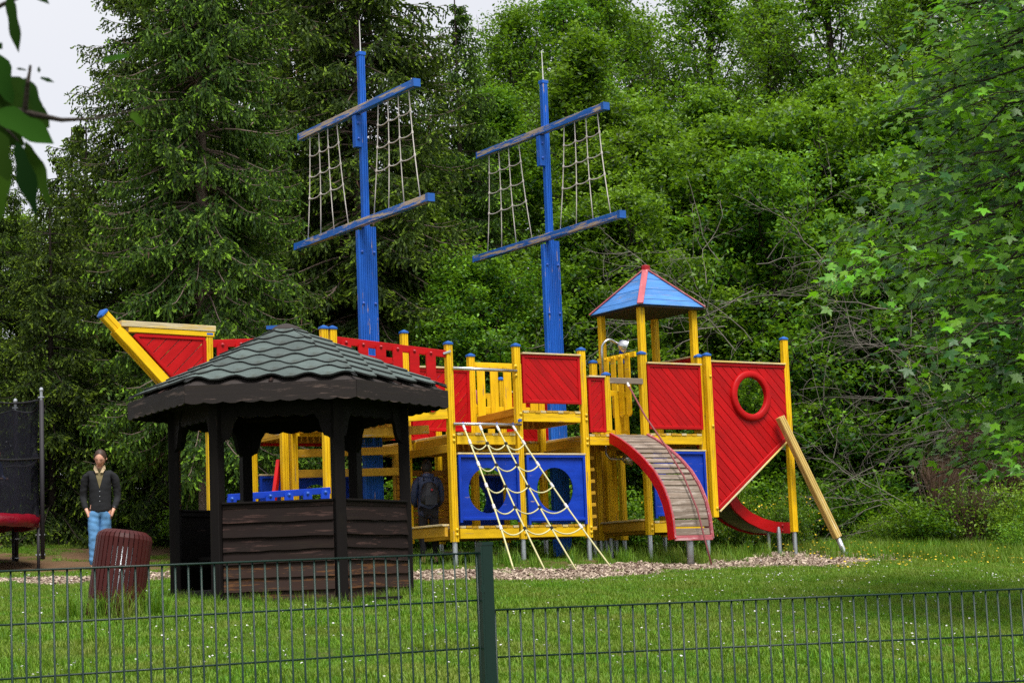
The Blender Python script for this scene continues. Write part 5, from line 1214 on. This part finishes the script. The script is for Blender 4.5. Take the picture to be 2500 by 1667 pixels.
for x, y, rz, s, lb in [(-11.0, 38.5, 1, 1.0, 'bushy dark spruce in the second row behind the trampoline'), (-8.6, 39.5, 2, 1.05, 'bushy dark spruce in the second row, above the man'), (-6.2, 39.0, 3, 1.0, 'bushy dark spruce in the second row, between man and gazebo'), (-3.6, 38.0, 4, 1.0, 'bushy dark spruce in the second row behind the gazebo'),
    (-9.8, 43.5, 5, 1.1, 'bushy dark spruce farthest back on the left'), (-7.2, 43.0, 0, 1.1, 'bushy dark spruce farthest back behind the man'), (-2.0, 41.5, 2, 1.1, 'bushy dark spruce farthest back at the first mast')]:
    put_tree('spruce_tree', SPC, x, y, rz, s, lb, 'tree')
# ---- undergrowth: broadleaf shrubs
def shrub(seed, w, h, n, nleaf, ls, mat, clump=.16):
    rg = np.random.default_rng(seed); segs = []; tips = []
    for i in range(n):
        a = rg.uniform(0, 2 * PI); r_ = w * math.sqrt(rg.uniform()); hh = h * (1 - .5 * (r_ / w) ** 2) * rg.uniform(.6, 1.1); b = np.array([math.cos(a) * r_ * .4, math.sin(a) * r_ * .4, -.05]); t = np.array([math.cos(a) * r_, math.sin(a) * r_, hh]); m = (b + t) / 2 + rg.normal(0, .08, 3)
        segs.append([(b, .008), (m, .006), (t, .003)]); tips += [t, m + (t - m) * .5, m]
    tips = np.array(tips); idx = rg.integers(0, len(tips), n * 5); li = np.repeat(np.arange(len(idx)), nleaf); off = rg.normal(size=(len(li), 3)); off[:, 2] *= .6
    C = tips[idx][li] + rg.normal(0, .08, (len(idx), 3))[li] + off * clump * .6; C[:, 2] = np.maximum(C[:, 2], .02); V, F = leaves_np(C, ls, rg); t = np.clip(.3 + .3 * off[:, 2] / .6 + rg.normal(0, .15, len(li)) + .3 * (C[:, 2] / h - .5), 0, 1)  # leaves lighter towards clump tops and shrub top
    bw, bf = tubes_np(segs, 3); return fast_mesh('stems', bw, bf, M_bark), fast_mesh('foliage', V, F, mat, np.concatenate([t, t]))
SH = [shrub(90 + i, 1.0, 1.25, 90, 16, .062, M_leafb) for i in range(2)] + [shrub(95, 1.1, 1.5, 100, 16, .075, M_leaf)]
def put_shrub(x, y, k, s, lb, grp=None, sz=None):
    t = empty('shrub', (x, y, gz1(x, y) - .03), rgt.uniform(0, 6.3)); t.scale = (s, s, sz or s); tag(t, lb, 'shrub', grp); link('stems', SH[k][0], t); link('foliage', SH[k][1], t)
for x, y, k, s, sz in [(8.25, 31.5, 0, .95, .95), (9.2, 32.0, 1, 1.1, 1.1), (7.0, 32.6, 2, .9, .75), (6.2, 33.0, 1, .7, .55), (9.6, 30.2, 0, .9, .8), (8.0, 30.4, 1, .7, .55)]:
    put_shrub(x, y, k, s, 'fresh green shrub on the bank, ' + {8.25: 'middle one behind the mulch', 9.2: 'big one at the right edge of the picture', 7.0: 'just beyond the leaning post foot', 6.2: 'low one behind the last stern post', 9.6: 'nearest one at the right edge', 8.0: 'low nearest one by the mulch end'}[x], 'shrubs on the bank right of the ship', sz)
for x, y, k, s, sz in [(-2.2, 33.8, 2, .9, .8), (-.3, 33.2, 2, .8, .7), (1.0, 33.8, 2, 1.0, 1.0), (2.6, 33.6, 0, .9, .9), (4.2, 34.0, 2, 1.1, 1.1), (5.6, 34.3, 2, 1.0, 1.0), (-5.2, 33.6, 2, .8, .7), (-7.2, 35.2, 2, .7, .6), (-3.4, 33.2, 2, .75, .8)]:
    put_shrub(x, y, k, s, 'shady shrub at the foot of the wood, ' + (where(x, y) if x > -3 else {-5.2: 'just left of the gazebo', -7.2: 'left of the man', -3.4: 'seen through the gazebo'}[x]), 'shrubs at the foot of the wood', sz)
# dry brown broom and bare branches
def broom(seed, n, h):
    rg = np.random.default_rng(seed); segs = []
    for i in range(n):
        a = rg.uniform(0, 2 * PI); l = rg.uniform(.15, .65); d = np.array([math.cos(a) * l, math.sin(a) * l, 1.]); d /= np.linalg.norm(d); b = np.array([rg.normal(0, .12), rg.normal(0, .12), 0]); hh = h * rg.uniform(.5, 1.1); m = b + d * hh * .5 + rg.normal(0, .04, 3); t = b + d * hh + rg.normal(0, .07, 3); segs.append([(b, .006), (m, .005), (t, .003)])
        for q in range(4): c = m + (t - m) * rg.uniform(0, .9); segs.append([(c, .003), (c + (d + rg.normal(0, .35, 3)) * .22, .002)])
    V, F = tubes_np(segs, 3); return fast_mesh('broom_shrub', V, F, M_dry, rg.uniform(0, 1, len(F)))
BR = [broom(i, 150, 1.25) for i in range(2)]
for x, y, z_, s, k in [(6.9, 32.4, .75, .75, 0), (8.3, 33.2, .7, 1.0, 1), (9.4, 33.0, .7, .9, 0), (7.7, 33.0, 1.35, .75, 1), (7.3, 32.0, .1, .8, 0)]:
    t = link('broom_shrub', BR[k]); t.location = (x, y, gz1(x, y) + z_ * .9); t.rotation_euler = (rgt.uniform(-.2, .2), rgt.uniform(-.2, .2), rgt.uniform(0, 6)); t.scale = (s, s, s)
    tag(t, 'dry brown broom bush ' + {6.9: 'close right of the leaning post', 8.3: 'large, under the lowest maple leaves', 9.4: 'at the right edge behind the fresh shrubs', 7.7: 'highest one, left of the maple leaves', 7.3: 'lowest one, above the mulch end'}[x], 'shrub', 'dry brown broom bushes')
def deadwood(seed, n, L):
    rg = np.random.default_rng(seed); segs = []
    def br(p, d, l, r_, dep):
        pts = [(p.copy(), r_)]; c = p.copy()
        for i in range(6):
            d = d + rg.normal(0, .20, 3); d[2] -= .02; d /= np.linalg.norm(d); c = c + d * l / 6; pts.append((c.copy(), r_ * (1 - .12 * (i + 1))))
            if dep and rg.uniform() < .75: e = d + rg.normal(0, .6, 3); e /= np.linalg.norm(e); br(c.copy(), e, l * rg.uniform(.3, .6), r_ * .55, dep - 1)
        segs.append(pts)
    for i in range(n): d = np.array([rg.normal(0, 1), rg.normal(0, .3), rg.normal(.15, .45)]); d /= np.linalg.norm(d); br(np.array([rg.normal(0, .5), rg.normal(0, .3), rg.uniform(0, 1.2)]), d, L * rg.uniform(.7, 1.2), .011, 2)
    V, F = tubes_np(segs, 3); return fast_mesh('bare_branches', V, F, M_twig)
DW = [deadwood(i, 9, 1.7) for i in range(3)]
for i, (x, y, z_, s, k) in enumerate([(6.3, 33.0, .9, 1.0, 0), (7.3, 33.2, 1.7, 1.05, 1), (5.3, 33.8, 2.3, 1.1, 2), (6.7, 33.4, 2.9, 1.1, 0), (8.4, 33.4, 1.3, .9, 2), (3.4, 33.9, 3.1, 1.1, 1), (4.4, 33.8, 4.0, 1.0, 0), (6.0, 32.6, .25, .8, 1), (1.5, 34.2, 3.0, .8, 2), (8.3, 32.3, .5, .7, 0), (9.6, 33.0, 1.0, .8, 1)]):
    t = link('bare_branches', DW[k]); t.location = (x, y, gz1(x, y) + z_); t.rotation_euler = (0, 0, rgt.uniform(-.5, .5) + (PI if i % 2 else 0)); t.scale = (s, s, s); tag(t, ('lower' if z_ < 1.35 else 'higher') + ' tangle of bare grey branches, ' + where(x, y), 'branches', 'bare grey branches in front of the wood')
lg_ = link('log', MB().tube([(0, 0, 0), (.8, .1, .02), (1.6, .1, -.03)], .03, 7).mesh(M_twig, True)); lx, ly = xy_of(.6, 2.6); lg_.location = (lx, ly, gz1(lx, ly) + .1); tag(lg_, 'thin fallen log in the grass behind the climbing net', 'log')
# yellow flowering broom behind the ship
for x, y in ((2.6, 32.0), (3.6, 32.4), (4.4, 32.2)):
    rgy = np.random.default_rng(int(x * 10)); n = 160; C = np.stack([rgy.normal(0, .3, n), rgy.normal(0, .2, n), rgy.uniform(.1, .95, n)], 1); Vv, Ff = leaves_np(C, .035, rgy, ratio=.9)
    t = empty('flowering_broom', (x, y, gz1(x, y))); tag(t, {2.6: 'left', 3.6: 'middle', 4.4: 'right'}[x] + ' one of three yellow flowering brooms seen under the tower', 'shrub', 'yellow flowering brooms under the tower'); link('stems', SH[1][0], t).scale = (.4, .4, .8); link('foliage', SH[2][1], t).scale = (.42, .42, .7); link('blossom', fast_mesh('blossom', Vv, Ff, M_butter), t)
# ---- weeds round the bin
wd = scatter('weeds', np.array([[bx + .30 * math.cos(a) * q, by + .26 * math.sin(a) * q, gz1(bx, by)] for a, q in [(rgt.uniform(0, 6.3), rgt.uniform(.8, 1.5)) for _ in range(90)]]), np.array([[rgt.gauss(0, .15), rgt.gauss(0, .15), rgt.uniform(0, 6)] for _ in range(90)]), np.array([rgt.uniform(.4, .95) for _ in range(90)]), [tuft(31 + s, 14, .26, .05, .8, .004) for s in range(3)], 'tall weeds and grass round the foot of the bin', 'weeds')
P_ = []
for k in range(6):
    A, B = hexp(RP + .08, k), hexp(RP + .08, (k + 1) % 6)
    for _ in range(60): f = rgt.random(); q = A.lerp(B, f) * rgt.uniform(.98, 1.12); P_.append([GX + q.x, GY + q.y, gz1(GX + q.x, GY + q.y)])
P_ = np.array(P_); scatter('edge_grass', P_, np.array([[rgt.gauss(0, .15), rgt.gauss(0, .15), rgt.uniform(0, 6)] for _ in P_]), np.array([rgt.uniform(.25, .6) for _ in P_]), [tuft(36 + s, 18, .22, .06, .8, .0035) for s in range(3)], 'longer grass along the foot of the gazebo walls', 'grass')

# ---- maple at the right edge
def maple_outline():
    lobes = [(-2.35, .50), (-1.25, .86), (0, 1.0), (1.25, .86), (2.35, .50)]; P = [(0, 0)]
    # palmate outline as (angle from axis, radius) with teeth, starting at the stalk
    seq = [(-2.75, .30), (-2.35, .52), (-2.05, .40), (-1.85, .36), (-1.62, .55), (-1.42, .58), (-1.25, .86), (-1.05, .62), (-.85, .60), (-.62, .38), (-.45, .58), (-.28, .66), (-.18, .78), (0, 1.02)]
    seq = seq + [(-a, r_) for a, r_ in seq[-2::-1]]
    return [(r_ * math.sin(a), .28 + r_ * math.cos(a) * .9) for a, r_ in seq]
MO = maple_outline()
def maple_leafmesh(n_, rg):
    V = []; s_ = .5
    V.append((0, .28 * s_ + .0, 0.0))
    cv = rg.uniform(.1, .35)
    for x, y in MO: V.append((x * s_, y * s_, -cv * (x * x * .5 + (y - .3) ** 2 * .45) * s_ + rg.normal(0, .008)))
    V = np.array(V); V[:, 1] -= .02; k = len(MO); F = [(0, i + 1, i + 2) for i in range(k - 1)]; F += [(0, k, 1)]
    st = np.array([(-.006, 0, 0), (.006, 0, 0), (.004, -.42, .06), (-.004, -.42, .06)]); b = len(V); V = np.concatenate([V, st]); F += [(b, b + 1, b + 2), (b, b + 2, b + 3)]
    return V, np.array(F)
rgm = np.random.default_rng(77)
mv = [maple_leafmesh(0, rgm) for _ in range(4)]
outl = [(0, 2130), (120, 2050), (200, 2090), (260, 2050), (330, 2130), (400, 2090), (450, 2000), (520, 1960), (580, 1925), (640, 1930), (700, 1985), (740, 2080), (780, 2030), (830, 2050), (880, 2090), (930, 2120), (980, 2150), (1040, 2075), (1085, 2110)]
def px2w(x, y, Yd):                 # picture direction to a point at distance Yd
    d = CM.T @ np.array([(x - 1250) / 4789.3, (y - 833.5) / 4789.3, 1.]); return d * (Yd / d[1])
MT = np.array([6.15, 16.6, 0.]); MT[2] = gz1(MT[0], MT[1])
mtree = empty('maple_tree', tuple(MT), 0); tag(mtree, 'maple at the right edge with large lobed leaves hanging into view', 'tree')
segs = [[(np.array([0, 0, -.2]), .20), (np.array([.05, .02, 1.5]), .17), (np.array([0, .1, 3.0]), .13), (np.array([-.05, .1, 4.6]), .09), (np.array([0, 0, 6.2]), .05)]]
LP, LD, LT_, LS = [], [], [], []
oy = [o[0] * 1.063 for o in outl]; oxx = [o[1] * 1.063 for o in outl]
nb_ = 78
for b in range(nb_):
    deep = b >= 50; yy = -150 + 1330 * ((b if not deep else (b - 50) * 50 / 28) + rgm.uniform(0, .6)) / 50; xe = np.interp(yy, oy, oxx) + abs(rgm.normal(0, 45)) + (0 if b % 3 else rgm.uniform(60, 260)); Yd = 16.2 + rgm.uniform(-1.2, 1.4); btone = rgm.uniform(-.30, .38)
    if deep: Yd = rgm.uniform(18.2, 20.5); btone = -.9; xe += 60 + rgm.uniform(0, 100)  # back boughs: low leaf tint paints in the dark shade inside the crown
    if yy > 1110: xe += 60
    tip = px2w(xe, yy, Yd) - MT; st = np.array([0, .1, min(6, max(1.7, tip[2] + rgm.uniform(.2, .9)))]); K = 10; pts = []
    for i in range(K + 1):
        t = i / K; p = st + (tip - st) * t; p[2] += .30 * math.sin(PI * t) * (1 - t * .3); p += rgm.normal(0, .05, 3); pts.append((p, .020 * (1 - t) + .003))
    segs.append(pts); Ld = np.linalg.norm(tip - st)
    for q in range(int(Ld * (22 if not deep else 26))):
        t = 1 - rgm.uniform(0, .78) ** 1.15; i0 = min(int(t * K), K - 1); c = pts[i0][0] + (pts[i0 + 1][0] - pts[i0][0]) * (t * K - i0); dirv = (tip - st) / Ld
        sv = np.array([rgm.normal(0, .30), rgm.normal(0, .45), rgm.normal(-.03, .07)]) * (.35 + .65 * (1 - t) + .25); tw = c + sv
        if q % 2 == 0: segs.append([(c, .004), ((c + tw) / 2 + np.array([0, 0, .02]), .003), (tw, .002)])
        for w_ in range(2):
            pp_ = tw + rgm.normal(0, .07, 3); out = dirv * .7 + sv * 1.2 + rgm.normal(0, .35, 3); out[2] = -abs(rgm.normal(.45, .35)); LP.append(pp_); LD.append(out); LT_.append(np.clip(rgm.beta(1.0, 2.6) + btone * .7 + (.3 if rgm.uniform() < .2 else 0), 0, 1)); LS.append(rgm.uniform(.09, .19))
LP = np.array(LP); LD = np.array(LD); LD /= np.linalg.norm(LD, axis=1)[:, None]
nr = rgm.normal(0, .38, LP.shape); nr[:, 2] = 1; nr[:, 1] -= .35; nr -= LD * (nr * LD).sum(1)[:, None]; nr /= np.linalg.norm(nr, axis=1)[:, None]; sx = np.cross(LD, nr)
W_ = LP + MT; q_ = (W_) @ CM.T; pxx = 1250 + 4789.3 * q_[:, 0] / q_[:, 2]; inv = pxx < 2540
order = np.argsort(np.linalg.norm(W_, axis=1) + (~inv) * 100); big = order[:290]; rest = order[290:]
bw, bf = tubes_np(segs, 6); link('trunk', fast_mesh('trunk', bw, bf, M_bark, smooth=True), mtree)
lm = {}
for i in big:
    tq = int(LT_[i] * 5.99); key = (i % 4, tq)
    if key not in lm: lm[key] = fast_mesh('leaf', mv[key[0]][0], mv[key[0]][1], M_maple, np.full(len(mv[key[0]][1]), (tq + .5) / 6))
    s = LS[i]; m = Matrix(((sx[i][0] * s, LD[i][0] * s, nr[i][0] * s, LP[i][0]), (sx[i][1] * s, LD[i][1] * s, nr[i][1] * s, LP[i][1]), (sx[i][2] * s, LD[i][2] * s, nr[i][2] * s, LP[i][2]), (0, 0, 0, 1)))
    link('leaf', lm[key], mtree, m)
Vs, Fs, Ts, o = [], [], [], 0
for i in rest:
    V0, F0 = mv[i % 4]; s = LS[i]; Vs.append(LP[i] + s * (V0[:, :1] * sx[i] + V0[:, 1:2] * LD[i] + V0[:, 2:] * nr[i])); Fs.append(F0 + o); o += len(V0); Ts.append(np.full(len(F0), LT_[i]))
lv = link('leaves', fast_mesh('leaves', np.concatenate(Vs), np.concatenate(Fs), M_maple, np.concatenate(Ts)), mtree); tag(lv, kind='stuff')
# hanging flower tassels
for k in range(26):
    i = big[rgm.integers(0, len(big))]; c = LP[i]; b = MB()
    for s in range(9): b.lathe([(.002, -.007), (.008, 0), (.002, .007)], 5, (rgm.normal(0, .010), rgm.normal(0, .010), -.016 * s))
    b.build('flower_tassel', simple('yellow_green_flowers', (.20, .26, .03), .7) if k == 0 else bpy.data.materials['yellow_green_flowers'], mtree, Matrix.Translation(tuple(c)))

# ---- leafy twig hanging close to the lens at the upper left
tw0 = px2w(-260, 560, 2.7); twig = empty('leafy_twig', tuple(tw0), 0); tag(twig, 'out of focus dark leafy twig hanging close at the upper left', 'twig')
def wrel(x, y, Yd): return Vector(tuple(px2w(x, y, Yd) - tw0))
stem = MB().tube([wrel(-300, 250, 2.7), wrel(-60, 255, 2.65), wrel(60, 275, 2.6), wrel(150, 293, 2.6), wrel(235, 290, 2.62), wrel(400, 255, 2.7)], [.008, .006, .005, .0032, .0016, .0006], 7).build('stem', M_bark, twig)
MB().tube([wrel(60, 275, 2.6), wrel(68, 200, 2.58), wrel(75, 160, 2.58)], [.004, .003, .0015], 6).build('stem', M_bark, twig); MB().tube([wrel(-200, 120, 2.6), wrel(10, 10, 2.6), wrel(80, -20, 2.6)], [.004, .003, .002], 6).build('stem', M_bark, twig)
MB().tube([wrel(-60, 255, 2.6), wrel(0, 300, 2.6), wrel(45, 345, 2.6)], [.004, .003, .0015], 6).build('stem', M_bark, twig)
def leafshape(L, W, wav, seed):
    r_ = random.Random(seed); n = 10; V = []; F = []
    for i in range(n + 1):
        t = i / n; w = W / 2 * math.sin(PI * min(1, t ** .85)) ** .75 * (1 + wav * math.sin(t * 11 + seed)) + .0003; z = -.14 * L * (t - .2) ** 2; V += [(-w, L * t, z + .18 * w), (0, L * t, z), (w, L * t, z + .18 * w)]
    for i in range(n): a = i * 3; F += [(a, a + 1, a + 4, a + 3), (a + 1, a + 2, a + 5, a + 4)]
    return V, F
for j, (x0_, y0_, x1_, y1_, W, dd, tn) in enumerate([(22, -12, 44, 125, .026, 2.55, .25), (70, -30, 120, 8, .02, 2.6, .2), (-10, 120, 5, 105, .02, 2.5, .1), (-40, 110, 30, 250, .06, 2.6, .35), (-30, 190, 120, 305, .085, 2.62, .35), (60, 190, 105, 290, .03, 2.6, .25),
        (-10, 270, 130, 345, .060, 2.58, .5), (-60, 290, 60, 350, .075, 2.65, .3), (40, 345, 88, 525, .040, 2.55, .05), (62, 345, 122, 500, .036, 2.6, .55), (5, 385, -5, 540, .045, 2.6, .85), (-20, 310, 20, 440, .05, 2.5, .4), (320, 275, 348, 305, .020, 2.7, 1.0), (245, 150, 318, 132, .016, 2.72, .7),
        (98, 190, 132, 200, .009, 2.6, .15), (74, 180, 72, 158, .006, 2.6, .1), (96, 178, 94, 163, .006, 2.6, .1), (40, 168, 64, 171, .005, 2.6, .1)]):
    a, b = wrel(x0_, y0_, dd), wrel(x1_, y1_, dd); ey = (b - a).normalized(); ez = Vector((.1, -1, .25)); ez = (ez - ey * ez.dot(ey)).normalized(); ex = ey.cross(ez); L = (b - a).length; V0, F0 = leafshape(L, W * .58, .22, j)
    me = fast_mesh('leaf', V0, F0, M_near, np.full(len(F0), tn * .7), smooth=True)
    link('leaf', me, twig, Matrix(((ex.x, ey.x, ez.x, a.x), (ex.y, ey.y, ez.y, a.y), (ex.z, ey.z, ez.z, a.z), (0, 0, 0, 1))))
